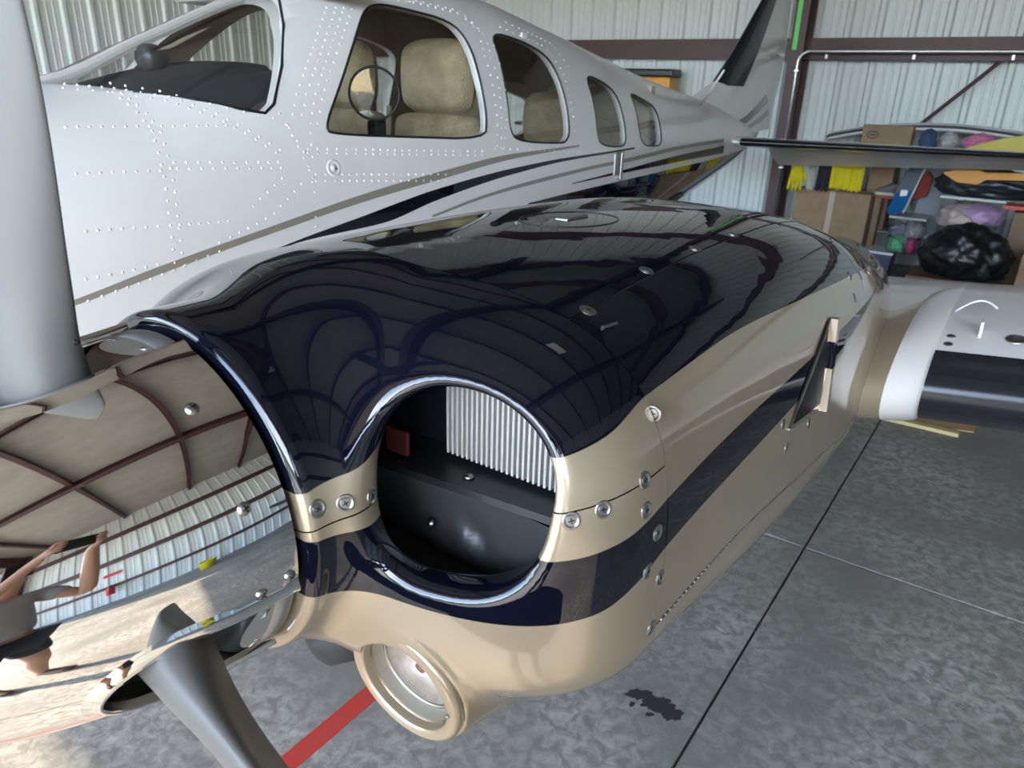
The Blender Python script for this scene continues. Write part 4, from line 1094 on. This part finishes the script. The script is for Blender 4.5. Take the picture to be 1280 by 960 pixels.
heap('pink_clothes', (on(1226, 176, 1, YSf + .1)[0], YSf + .1, zt0 + .001), (.12, .075, .08), cl('pink_cloth', (.55, .16, .30)), 'pink clothes heaped on the shelf behind the tailplane', 'clothes', 5, amp=.35)
# board with a dark rim lying on top of everything
def ellipse_board(name, P0, P1, P2, w, th, m, mr, label, cat):
    A, B_, C2 = Vector(P0), Vector(P1), Vector(P2); t = empty(name, tuple(B_)); tag(t, label, cat); V = []; n = 40; R1, R2 = [], []
    for k in range(n + 1):
        s = k / n; p = (1 - s) ** 2 * A + 2 * s * (1 - s) * B_ + s * s * C2; ww = w * math.sqrt(max(0, 1 - (2 * s - 1) ** 4)) + .004
        V += [p + Vector((0, -ww, 0)), p + Vector((0, 0, th)), p + Vector((0, ww, 0)), p + Vector((0, 0, -th))]; R1.append(p + Vector((0, -ww, th * .3)))
    F = grid_faces(n + 1, 4, True) + [(0, 1, 2, 3), (n * 4 + 3, n * 4 + 2, n * 4 + 1, n * 4)]
    obj('hull', V, F, m, t, True); MB().tube(R1, .012, 6).build('rim', mr, t, True); return t
pb = YSf + .24
ellipse_board('paddle_board', on(1034, 172, 1, pb), on(1160, 142, 1, pb), on(1330, 182, 1, pb), .10, .04, mat('board_white', (.7, .72, .72), .4), mat('board_rim', (.05, .03, .035), .5), 'long white paddle board with a dark rim lying on top of the shelf load', 'paddle board')
# yellow hull leaning at the right
def wedge(name, pxs, Y, d, m, label, cat, sm=False):
    P = [on(u, v, 1, Y) for u, v in pxs]; n = len(P)
    V = [tuple(p) for p in P] + [(p[0], p[1] + d, p[2]) for p in P]
    b = MB().add(V, [tuple(range(n)), tuple(range(2 * n - 1, n - 1, -1))] + [(k, n + k, n + (k + 1) % n, (k + 1) % n) for k in range(n)])
    o = b.build(name, m); bm_ = bmesh.new(); bm_.from_mesh(o.data); bmesh.ops.recalc_face_normals(bm_, faces=bm_.faces[:]); bmesh.ops.bevel(bm_, geom=bm_.edges[:], offset=.006, segments=2, affect='EDGES'); bm_.to_mesh(o.data); bm_.free(); tag(o, label, cat); return o
wedge('yellow_hull', [(1185, 192), (1215, 183), (1250, 174), (1290, 168), (1330, 166), (1330, 197)], YSf - .12, .10, mat('yellow_plastic', (.52, .43, .045), .45), 'yellow plastic hull panel tapering to the left above the tailplane', 'hull')
# hanging clothes line
YL = 7.2; zl_ = zat(1030, 196, YL)
cln = MB().tube([(on(975, 190, 1, YL)[0], YL + .9, zl_ + .1), (on(984, 192, 1, YL)[0], YL, zl_), (on(1082, 194, 1, YL)[0], YL, zl_), (sx0 - .02, YSf - .06, zl_ + .03)], .004, 6).build('clothes_line', mat('rope', (.4, .38, .33), .8)); tag(cln, 'thin rope line strung beside the shelf above the taped box', 'rope')
YEL = cl('yellow_knit', (.62, .52, .01))
def hang(name, u0, u1, v1, m, label, cat, seed, v0=196):
    xa, xb = span(u0, u1, 215, YL); z0 = zat((u0 + u1) / 2, v0, YL); z1 = zat((u0 + u1) / 2, v1, YL); rnd = random.Random(seed); nx, nz = 14, 12; V = []
    for s in (-1, 1):
        for i in range(nx):
            for j in range(nz):
                x = xa + (xb - xa) * i / (nx - 1); z = z0 + (z1 - z0) * j / (nz - 1) + .012 * math.sin(i * 1.3 + seed) * (j / nz); w = .012 + .012 * math.sin(i * 1.1 + seed) * j / nz
                V.append((x, YL + s * .010 - w, z))
    n = nx * nz; F = grid_faces(nx, nz) + [tuple(k + n for k in f)[::-1] for f in grid_faces(nx, nz)]
    e = [i * nz for i in range(nx)]; b = [i * nz + nz - 1 for i in range(nx)]
    for row in (e, b, list(range(nz)), [(nx - 1) * nz + j for j in range(nz)]):
        for p, q in zip(row[:-1], row[1:]): F.append((p, q, q + n, p + n))
    o = obj(name, V, F, m, None, True); tag(o, label, cat); return o
# glove: cuff on the line, fingers down
gx0, gx1 = span(987, 1006, 215, YL); gz = zat(996, 196, YL); gz1 = zat(996, 240, YL)
gl = empty('work_glove', ((gx0 + gx1) / 2, YL, gz1)); tag(gl, 'yellow work glove hanging fingers down beside the dark column', 'glove')
V = []; rows = [(0, .32), (.25, .34), (.5, .46), (.68, .5)]; ng_ = 16
for t_, w_g in rows:
    for k in range(ng_):
        q = 2 * math.pi * k / ng_; V.append(((gx0 + gx1) / 2 + w_g * (gx1 - gx0) * math.cos(q), YL + .018 * math.sin(q), gz + (gz1 - gz) * t_))
obj('palm', V, grid_faces(4, ng_, True) + [tuple(range(ng_)), tuple(3 * ng_ + k for k in range(ng_))[::-1]], YEL, gl, True)
for k in range(4):
    xx = gx0 + (gx1 - gx0) * (.12 + .25 * k); MB().tube([(xx, YL, gz + (gz1 - gz) * .62), (xx - .006, YL, gz + (gz1 - gz) * .85), (xx - .01 + .004 * k, YL, gz1 + .01 * abs(k - 1.5))], [.016, .015, .009], 8).build('finger', YEL, gl, True)
MB().tube([(gx1 - .01, YL, gz + (gz1 - gz) * .4), (gx1 + .025, YL, gz + (gz1 - gz) * .6), (gx1 + .025, YL, gz + (gz1 - gz) * .75)], [.017, .015, .009], 8).build('thumb', YEL, gl, True)
hang('grey_towel', 1011, 1021, 237, cl('grey_towel', (.42, .42, .40)), 'pale grey towel hanging between the yellow glove and the black cloth', 'towel', 1)
hang('black_cloth', 1023, 1039, 238, cl('black_cloth', (.012, .014, .022)), 'black cloth hanging between the grey towel and the yellow vest', 'cloth', 2)
hang('safety_vest', 1040, 1064, 236, YEL, 'yellow vest with a grey hem hanging right of the black cloth', 'vest', 3)
hang('yellow_sleeve', 1064, 1081, 240, cl('yellow_sleeve', (.60, .5, .012)), 'yellow shirt hanging nearest to the sneaker', 'shirt', 5)
# sneaker on a red board
xs0, xs1 = span(1086, 1122, 245, YA); zsn = zat(1095, 249, YA + .1) + .012
rb = MB().box((xs0 + .03, YA + .1, zsn), (xs1 + .08, YA + .26, zsn + .02), bev=.003).build('red_board', mat('red_board', (.30, .03, .03), .5)); tag(rb, 'thin red board carrying the sneaker', 'board')
sn = empty('sneaker', ((xs0 + xs1) / 2, YA + .2, zsn + .02)); tag(sn, 'grey and cream sneaker on the red board', 'shoe')
def shoe_part(name, zs, m):
    V = []; n = 20
    for z, gx, gy, sh in zs:
        for k in range(n):
            q = 2 * math.pi * k / n; V.append(((xs0 + xs1) / 2 + sh + gx * math.cos(q), YA + .2 + gy * math.sin(q), zsn + .02 + z))
    obj(name, V, grid_faces(len(zs), n, True) + [tuple(range(n))[::-1], tuple((len(zs) - 1) * n + k for k in range(n))], m, sn, True)
L2 = (xs1 - xs0) / 2
shoe_part('sole', [(0, L2, .045, 0), (.025, L2, .047, 0), (.03, L2 * .96, .044, 0)], cl('sole_cream', (.55, .5, .42)))
shoe_part('upper', [(.03, L2 * .95, .043, 0), (.06, L2 * .8, .04, .015), (.09, L2 * .5, .036, .05), (.11, L2 * .4, .03, .06)], cl('shoe_grey', (.12, .12, .13)))
# snowboard, red bag
sb = empty('snowboard', on(1130, 262, 1, YA - .1)); tag(sb, 'narrow blue and white snowboard leaning against the shelf', 'snowboard')
a_ = Vector(on(1117, 268, 1, YA - .1)); b_ = Vector(on(1148, 205, 1, YA + .15)); t_ = (b_ - a_); sx = Vector((.075, 0, .02))
sg = [(0, .3), (.04, .75), (.12, 1), (.9, 1), (.97, .7), (1, .3)]
def board_part(name, s0, s1, m, d):
    V = []; ss = [s for s in sg if s0 <= s[0] <= s1]
    if ss[0][0] > s0: ss = [(s0, 1)] + ss
    if ss[-1][0] < s1: ss.append((s1, 1))
    for s, w in ss:
        p = a_ + t_ * s
        for e in (-1, 1):
            for q in (0, 1): V.append(p + sx * w * e + Vector((0, d + .012 * q, 0)))
    F = []
    for i in range(len(ss) - 1):
        k = 4 * i; F += [(k, k + 4, k + 6, k + 2), (k + 1, k + 3, k + 7, k + 5), (k, k + 1, k + 5, k + 4), (k + 2, k + 6, k + 7, k + 3)]
    k = 4 * (len(ss) - 1); F += [(0, 2, 3, 1), (k, k + 1, k + 3, k + 2)]
    obj(name, V, F, m, sb)
board_part('deck', 0, .45, mat('board_blue', (.01, .10, .30), .3), 0); board_part('tail', .45, 1, mat('board_slate', (.12, .15, .19), .35), 0)
MB().tube([a_ + sx * 1.0, a_ + sx + t_], .008, 6).build('edge', mat('board_edge', (.6, .6, .62), .3), sb)
MB().box(a_ + t_ * .42 + Vector((-.03, -.015, -.03)), a_ + t_ * .42 + Vector((.03, .0, .03)), bev=.006).build('binding', mat('binding_white', (.8, .8, .8), .4), sb)
wedge('red_bag', [(1140, 252), (1150, 222), (1160, 214), (1166, 222), (1158, 246)], YA + .13, .09, cl('red_fabric', (.20, .025, .025)), 'dark red fabric bag wedged behind the snowboard', 'bag')
# plastic bins
CLEAR = glass('clear_plastic', (.80, .80, .82), 1., .25)
def bin_(u0, u1, v0, v1, Y, d, label, fills, lid, body=CLEAR, floor_z=None):
    xa, xb = span(u0, u1, (v0 + v1) / 2, Y); zt1 = zat((u0 + u1) / 2, v0, Y); zb1 = zat((u0 + u1) / 2, v1, Y) if floor_z is None else floor_z
    t = empty('storage_bin', ((xa + xb) / 2, Y + d / 2, zb1)); tag(t, label, 'bin'); g = .02
    V = [(xa + g, Y + g, zb1), (xb - g, Y + g, zb1), (xb - g, Y + d - g, zb1), (xa + g, Y + d - g, zb1), (xa, Y, zt1 - .02), (xb, Y, zt1 - .02), (xb, Y + d, zt1 - .02), (xa, Y + d, zt1 - .02)]
    obj('tub', V, [(3, 2, 1, 0), (0, 1, 5, 4), (1, 2, 6, 5), (2, 3, 7, 6), (3, 0, 4, 7)], body, t)
    MB().box((xa - .012, Y - .012, zt1 - .022), (xb + .012, Y + d + .012, zt1), bev=.005).build('lid', lid, t)
    for k, (fx, fz, rx, rz, m) in enumerate(fills):
        o = heap('contents', (xa + (xb - xa) * fx, Y + d * .42, zb1 + .01 + (zt1 - zb1) * fz), ((xb - xa) * rx, d * .34, (zt1 - zb1) * rz), m, None, None, 20 + k, sub=4, amp=.42); adopt(o, t)
    return xa, xb, zb1, zt1
LIDW = mat('lid_white', (.62, .63, .65), .4); LIDG = mat('lid_grey', (.40, .42, .44), .4)
NAVYP = mat('navy_plastic', (.05, .055, .10), .4)
YB1 = 7.25
b1 = bin_(1117, 1150, 319, 0, YB1, .30, 'dark blue plastic bin with a white lid on the floor behind the nacelle', [], LIDW, NAVYP, 0.)
b2 = bin_(1108, 1152, 271, 318, YB1, .32, 'clear plastic bin with green and pink contents on the dark blue bin', [(.35, 0, .3, .25, cl('green_toy', (.12, .42, .22))), (.75, .0, .16, .25, cl('pink_toy', (.55, .06, .2))), (.3, .4, .28, .2, cl('patterned', (.25, .27, .33))), (.72, .42, .25, .2, cl('patterned_b', (.4, .4, .42)))], LIDG, CLEAR, b1[3] + .001)
b3 = bin_(1190, 1250, 303, 0, YB1 + .02, .32, 'clear lower bin under the pink-filled bin and behind the black bag', [(.5, 0, .4, .3, cl('blue_toy', (.2, .25, .4)))], LIDW, CLEAR, 0.)
b4 = bin_(1170, 1250, 247, 302, YB1 + .02, .32, 'large clear plastic bin packed with pink and white clothes', [(.35, .25, .33, .28, cl('peach_cloth', (.62, .5, .46))), (.62, .35, .33, .22, cl('lilac_cloth', (.6, .38, .62))), (.75, .0, .2, .18, cl('lime_toy', (.3, .45, .35)))], LIDW, CLEAR, b3[3] + .001)
heap('black_tarp', (on(1235, 240, 1, YB1 + .2)[0], YB1 + .17, b4[3] + .001), (.36, .14, .13), mat('black_tarp', (.012, .015, .018), .4), 'crumpled black tarp heaped on the pink-filled bin', 'tarp', 8, amp=.3)
wedge('orange_paddle', [(1178, 216), (1195, 212), (1224, 213), (1232, 216), (1330, 218), (1330, 227), (1232, 225), (1222, 231), (1196, 228)], YB1 - .06, .06, mat('orange_plastic', (.62, .26, .015), .4), 'orange plastic paddle with a wide blade lying on the black tarp', 'paddle')
# black bag in front on wooden boards
YG = 6.35; gxa, gxb = span(1128, 1252, 360, YG); 
wd = mat('brown_wood', (.12, .06, .04), .6, noise=(12, (.17, .09, .06), .4, .7))
zw = zat(1190, 352, YG)
nb = max(2, int(zw / .05))
for k in range(nb):
    o = MB().box((gxa + .02 * (k % 2), YG + .02 * (k % 3), k * zw / nb), (gxb - .03 * (k % 2), YG + .5, (k + 1) * zw / nb - .003), bev=.003).build('wooden_board', wd)
    tag(o, ['topmost', 'second', 'third', 'fourth', 'fifth', 'sixth', 'seventh', 'lowest'][min(7, nb - 1 - k)] + ' brown wooden board from the top of the stack under the black bag', 'board', 'stack of brown boards')
bgx = on(1197, 340, 1, YG)[0]; hz = zat(1197, 285, YG + .2) - zw
bag = heap('garbage_bag', (bgx, YG + .27, zw), ((on(1253, 340, 1, YG)[0] - on(1140, 340, 1, YG)[0]) / 2 * 1.0, .22, hz / 1.72), mat('black_polythene', (.006, .008, .009), .35), 'full black garbage bag resting on the stack of brown boards', 'bag', 11, amp=.34, freq=1.7)
# cartons at the right edge
xa, xb = span(1256, 1330, 310, 7.0); carton(xa, xb, 7.0, 7.2, 0, zat(1265, 266, 7.0), 'tall brown cardboard box at the right edge beside the clear bins', CARD2, False)
rbd = MB().box((xa - .08, 6.98, zat(1265, 263, 7.0) + .006), (xb, 7.2, zat(1265, 258, 7.0) + .006), bev=.003).build('red_tray', mat('red_tray', (.5, .05, .03), .4)); tag(rbd, 'flat red tray on the tall brown box at the right edge', 'tray')
xa, xb = span(1272, 1330, 340, 6.5); carton(xa, xb, 6.5, 6.9, 0, zat(1270, 318, 6.5), 'short cardboard box in front of the tall brown box', CARD, False)
yb0 = on(1118, 354, 1, 6.9); yl = MB().box((yb0[0] - .07, 6.85, 0), (yb0[0] + .10, 6.95, yb0[2] + .02), bev=.01).build('yellow_level', mat('yellow_level', (.6, .36, .03), .4)); tag(yl, 'yellow block on the floor beside the brown boards', 'tool box')
# orange and black case seen over the cabin roof
YO = 7.9; xa, xb = span(760, 838, 98, YO); za, zb_ = zat(800, 108, YO), zat(800, 88, YO)
cs = empty('tool_case', ((xa + xb) / 2, YO, za)); tag(cs, 'orange case with a black top standing high behind the cabin roof', 'case')
MB().box((xa, YO, za - .2), (xb, YO + .25, (za + zb_) / 2 + .02), bev=.02).build('body', mat('case_orange', (.60, .27, .03), .4), cs)
MB().box((xa - .03, YO - .01, (za + zb_) / 2 + .02), (xb + .02, YO + .26, zb_ + .02), bev=.02).build('lid', M['black'], cs)
ck = empty('wall_cabinet', ((xa + xb) / 2, YO, 0)); tag(ck, 'tall grey cabinet behind the cabin carrying the orange case', 'cabinet')
MB().box((xa - .1, YO - .02, 0), (xb + .1, YB - .06, za - .203), bev=.008).build('body', M['shelf'], ck)
for s in (0, 1):
    xm = (xa + xb) / 2; d0 = xa - .09 if s == 0 else xm + .003; d1 = xm - .003 if s == 0 else xb + .09
    dd = MB().box((d0, YO - .036, .04), (d1, YO - .021, za - .22), bev=.004).build('door', M['shelf'], ck)
# cardboard sheet and stick under the wing
P = [on(u, v, 2, .002) for u, v in ((1100, 505), (1222, 519), (1217, 541), (1165, 533), (1085, 515))]
n = len(P); ob = MB().add([(p[0], p[1], z) for z in (.001, .008) for p in P], [tuple(range(n))[::-1], tuple(range(n, 2 * n))] + [(k, (k + 1) % n, n + (k + 1) % n, n + k) for k in range(n)]).build('cardboard_sheet', mat('cardboard_sheet', (.46, .30, .16), .8)); tag(ob, 'flattened cardboard sheet lying on the floor under the wing', 'cardboard')
a_, b_ = on(1074, 512, 2, .02), on(1199, 541, 2, .02)
d = _n(b_ - a_); s = np.array([-d[1], d[0], 0]) * .022
V = [(*(a_ + s)[:2], z) for z in (0.001, .02)] + [(*(a_ - s)[:2], z) for z in (0.001, .02)] + [(*(b_ + s)[:2], z) for z in (0.001, .02)] + [(*(b_ - s)[:2], z) for z in (0.001, .02)]
ob = obj('wooden_stick', V, [(0, 1, 3, 2), (4, 6, 7, 5), (0, 4, 5, 1), (2, 3, 7, 6), (1, 5, 7, 3), (0, 2, 6, 4)], mat('yellow_pine', (.55, .44, .22), .6)); tag(ob, 'pale yellow wooden strip lying along the cardboard sheet', 'stick')
# conduit, tape
yc = YB - .33
A_ = [on(966, 300, 1, yc), on(981, 180, 1, yc), on(990, 85, 1, yc), on(993, 72, 1, yc), on(1002, 64, 1, yc), on(1016, 62, 1, yc), on(1330, 52, 1, yc)]
A_ = [(A_[0][0], yc, 0.)] + [tuple(p) for p in A_]
xm = A_[2][0]
A_ = [(xm, yc, 0), (xm, yc, A_[5][2] - .16), *[(xm + .11 * (1 - math.cos(q)), yc, A_[5][2] - .11 + .11 * math.sin(q)) for q in np.linspace(0, math.pi / 2, 9)], (XR - .1, yc, A_[5][2])]
cd = empty('conduit_pipe', (xm, yc, 0)); tag(cd, 'thin silver conduit bending from the column along the wall beam', 'pipe')
MB().tube(A_, .014, 10).build('pipe', mat('galvanised', (.6, .6, .6), .3, .9), cd, True)
for px_ in (1035, 1145, 1270):
    c = on(px_, 60, 1, yc); MB().box((c[0] - .012, yc - .018, A_[5][2] - .022), (c[0] + .012, yc + .02, A_[5][2] + .022), bev=.003).build('clip', M['screw'], cd)
for z in (.9, 1.85): MB().box((xm - .022, yc - .018, z - .012), (xm + .022, yc + .02, z + .012), bev=.003).build('clip', M['screw'], cd)
g0 = on(993, 62, 1, YB - .302); tp = MB().box((-1.705 - .045, YB - .3025, g0[2]), (-1.705 + .0, YB - .3005, g0[2] + 1.1)).build('green_tape', mat('green_tape', (.12, .62, .12), .5)); tag(tp, 'bright green tape strip on the dark steel column', 'tape')
# oil stain on the floor
V = []; F = []
for cu, cv, ru, rv_, sd_ in ((800, 868, 16, 7, 1), (822, 880, 22, 9, 2), (840, 893, 12, 9, 3), (812, 893, 5, 3, 4), (790, 880, 4, 3, 5)):
    k0 = len(V); rr = random.Random(sd_); ph = [rr.uniform(0, 6) for _ in range(4)]
    for k in range(36):
        q = 2 * math.pi * k / 36; r = 1 + .16 * math.sin(2 * q + ph[0]) + .12 * math.sin(5 * q + ph[1]) + .09 * math.sin(9 * q + ph[2]) + .06 * math.sin(14 * q + ph[3])
        V.append(tuple(on(cu + ru * r * math.cos(q), cv + rv_ * r * math.sin(q), 2, .0005 + .0001 * sd_)))
    F.append(tuple(range(k0, k0 + 36)))
st = MB().add(V, F).build('oil_stain', mat('oil_film', (.035, .035, .034), .3)); tag(st, 'small dark oil stain on the concrete below the nacelle', 'stain')
# items by the right-hand wall, seen in the polished spinner
fe = empty('fire_extinguisher', (XR - .25, -1.2, .9)); tag(fe, 'red fire extinguisher hung on the side wall', 'fire extinguisher')
MB().lathe([(.0, 0), (.07, .0), (.075, .02), (.075, .34), (.05, .40), (.025, .42), (.025, .46), (0, .46)], (XR - .25, -1.2, .5), (0, 0, 1), 24).build('cylinder', mat('red_enamel', (.5, .02, .02), .3), fe, True)
MB().box((XR - .30, -1.22, .96), (XR - .16, -1.18, .99), bev=.005).build('handle', M['black'], fe)
MB().tube([(XR - .28, -1.2, .95), (XR - .36, -1.2, .85), (XR - .34, -1.2, .6)], .012, 8).build('hose', M['black'], fe, True)
sg_ = MB().box((XR - .06, -1.35, 1.45), (XR - .045, -1.05, 1.6), bev=.002).build('wall_sign', mat('red_sign', (.5, .03, .03), .5)); tag(sg_, 'plain red sign plate on the side wall above the extinguisher', 'sign')
bk = empty('yellow_bucket', (XR - .7, .4, 0)); tag(bk, 'yellow bucket by the side wall', 'bucket')
MB().lathe([(0, 0), (.13, 0), (.16, .34), (.165, .345), (.155, .34), (.125, .012), (0, .012)], (XR - .7, .4, 0), (0, 0, 1), 24).build('pail', mat('bucket_yellow', (.65, .5, .02), .4), bk, True)
MB().tube([(XR - .7 + .16 * math.cos(q), .4 - .02, .33 + .14 * math.sin(q)) for q in np.linspace(0, math.pi, 12)], .005, 6).build('bail', M['screw'], bk, True)

# ------------------------------------------------------------------ the photographer, seen in the polished spinner
RT = _n(np.array([RW[0, 0], RW[1, 0], 0])); FH = _n(np.array([RW[0, 2], RW[1, 2], 0])); FW = RW[:, 2]; UPV = -RW[:, 1]
PB_ = np.array([CAM[0], CAM[1], 0]) - FH * .50 + np.array([RW[0, 0], RW[1, 0], 0]) * .07
def P3(r, f, z): return tuple(PB_ + RT * r + FH * f + np.array([0, 0, z]))
def skin(name, joints, edges, root, m, parent, sub=2):
    names = list(joints); me = bpy.data.meshes.new(name); me.from_pydata([joints[k][0] for k in names], [(names.index(a), names.index(b)) for a, b in edges], [])
    o = link(name, me); sk = o.modifiers.new('skin', 'SKIN'); sk.branch_smoothing = .6
    for i, k in enumerate(names):
        d = me.skin_vertices[0].data[i]; r = joints[k][1]; d.radius = r if isinstance(r, tuple) else (r, r); d.use_root = (k == root)
    s = o.modifiers.new('sub', 'SUBSURF'); s.levels = sub; s.render_levels = sub
    apply_mods(o); o.data.materials.clear(); o.data.materials.append(m)
    o.data.polygons.foreach_set('use_smooth', [True] * len(o.data.polygons))
    if parent: adopt(o, parent)
    return o
ph_c = CAM - FW * .014 + RW[:, 0] * .045 - UPV * .012
J = {'pelvis': (P3(0, -.06, .96), (.15, .11)), 'belly': (P3(0, -.05, 1.12), (.15, .11)), 'chest': (P3(0, -.05, 1.32), (.165, .12)), 'collar': (P3(0, -.05, 1.45), (.09, .08)), 'neck': (P3(0, -.03, 1.52), .058),
     'jaw': (P3(0, .0, 1.585), (.068, .075)), 'head': (P3(0, .0, 1.67), (.078, .095)), 'crown': (P3(0, -.01, 1.735), (.055, .065)), 'nose': (P3(0, .105, 1.635), .014)}
Ed = [('pelvis', 'belly'), ('belly', 'chest'), ('chest', 'collar'), ('collar', 'neck'), ('neck', 'jaw'), ('jaw', 'head'), ('head', 'crown'), ('head', 'nose')]
for s, n_ in ((-1, 'l'), (1, 'r')):
    hc = ph_c + RW[:, 0] * (.088 * s)
    loc = lambda p: (np.array(p) - PB_)
    W = np.array(hc) - FW * .05 - UPV * .06 + RW[:, 0] * .02 * s; E_ = np.array(P3(.30 * s, .12, 1.24)); S_ = np.array(P3(.19 * s, -.05, 1.42))
    J.update({'sh' + n_: (tuple(S_), .062), 'el' + n_: (tuple(E_), .043), 'fa' + n_: (tuple(E_ * .45 + W * .55), .038), 'wr' + n_: (tuple(W), (.026, .03)), 'pa' + n_: (tuple(hc - UPV * .02 + RW[:, 0] * .012 * s), (.02, .034))})
    Ed += [('collar', 'sh' + n_), ('sh' + n_, 'el' + n_), ('el' + n_, 'fa' + n_), ('fa' + n_, 'wr' + n_), ('wr' + n_, 'pa' + n_)]
    for k in range(4):
        b0 = hc + UPV * (.030 - .017 * k) + RW[:, 0] * .006 * s + FW * .012; b1_ = b0 + FW * .012 - RW[:, 0] * .022 * s; b2_ = b1_ - RW[:, 0] * (.018 - .003 * abs(k - 1)) * s - FW * .006
        J.update({'f%d0%s' % (k, n_): (tuple(b0), .0095), 'f%d1%s' % (k, n_): (tuple(b1_), .0088), 'f%d2%s' % (k, n_): (tuple(b2_), .007)})
        Ed += [('pa' + n_, 'f%d0%s' % (k, n_)), ('f%d0%s' % (k, n_), 'f%d1%s' % (k, n_)), ('f%d1%s' % (k, n_), 'f%d2%s' % (k, n_))]
    t0_ = hc - UPV * .03 - FW * .022; t1_ = t0_ - RW[:, 0] * .028 * s + UPV * .018
    J.update({'t0' + n_: (tuple(t0_), .011), 't1' + n_: (tuple(t1_), .009)}); Ed += [('pa' + n_, 't0' + n_), ('t0' + n_, 't1' + n_)]
    J.update({'hip' + n_: (P3(.10 * s, -.06, .88), .092), 'kn' + n_: (P3(.13 * s, -.02, .5), .06), 'ca' + n_: (P3(.13 * s, -.06, .34), .055), 'an' + n_: (P3(.135 * s, -.06, .10), .036), 'he' + n_: (P3(.135 * s, -.07, .045), .04), 'to' + n_: (P3(.16 * s, .11, .035), (.04, .03))})
    Ed += [('pelvis', 'hip' + n_), ('hip' + n_, 'kn' + n_), ('kn' + n_, 'ca' + n_), ('ca' + n_, 'an' + n_), ('an' + n_, 'he' + n_), ('he' + n_, 'to' + n_)]
SKIN = mat('skin', (.48, .27, .19), .5)
person = empty('person', (float(PB_[0]), float(PB_[1]), 0)); tag(person, 'person in a grey shirt and dark shorts holding up a phone', 'person')
skin('body', J, Ed, 'pelvis', SKIN, person)
T = {k: (J[k][0], tuple(q * 1.12 + .008 for q in (J[k][1] if isinstance(J[k][1], tuple) else (J[k][1],) * 2))) for k in ('pelvis', 'belly', 'chest', 'collar', 'shl', 'shr')}
for n_ in 'lr': T['sl' + n_] = (tuple(np.array(J['sh' + n_][0]) * .45 + np.array(J['el' + n_][0]) * .55), (.068, .068))
skin('shirt', T, [('pelvis', 'belly'), ('belly', 'chest'), ('chest', 'collar'), ('collar', 'shl'), ('collar', 'shr'), ('shl', 'sll'), ('shr', 'slr')], 'pelvis', cl('grey_tee', (.36, .36, .38)), person)
S2 = {'pelvis': (P3(0, -.06, .93), (.165, .125)), 'hl': (J['hipl'][0], .112), 'hr': (J['hipr'][0], .112), 'kl': (P3(-.125, -.03, .60), .095), 'kr': (P3(.125, -.03, .60), .095)}
skin('shorts', S2, [('pelvis', 'hl'), ('pelvis', 'hr'), ('hl', 'kl'), ('hr', 'kr')], 'pelvis', cl('dark_shorts', (.03, .035, .05)), person)
for n_, s in (('l', -1), ('r', 1)):
    skin('shoe', {'a': (P3(.135 * s, -.085, .05), (.05, .05)), 'b': (P3(.15 * s, .03, .048), (.05, .045)), 'c': (P3(.165 * s, .14, .04), (.045, .036))}, [('a', 'b'), ('b', 'c')], 'b', cl('shoe_brown', (.12, .08, .06)), person)
skin('hair', {'a': (P3(0, -.045, 1.69), (.082, .07)), 'b': (P3(0, -.01, 1.755), (.07, .085)), 'c': (P3(0, .05, 1.755), (.055, .04))}, [('a', 'b'), ('b', 'c')], 'b', cl('hair_brown', (.03, .02, .015)), person)
phone = empty('phone', tuple(ph_c)); tag(phone, 'black smartphone held sideways in both hands', 'phone')
mw = Matrix([[RW[i][0], -RW[i][1], -RW[i][2], ph_c[i]] for i in range(3)] + [[0, 0, 0, 1]])
def ph_part(name, a, b, m, bev):
    o = MB().box(a, b, bev=bev).build(name, m); o.data.transform(mw); adopt(o, phone)
ph_part('case', (-.075, -.037, -.004), (.075, .037, .004), M['black'], .003)
ph_part('screen', (-.072, -.034, .0041), (.072, .034, .0046), mat('phone_screen', (.02, .02, .025), .1), .0002)
ph_part('camera_bump', (-.070, .004, -.0062), (-.040, .033, -.0041), M['black'], .001)
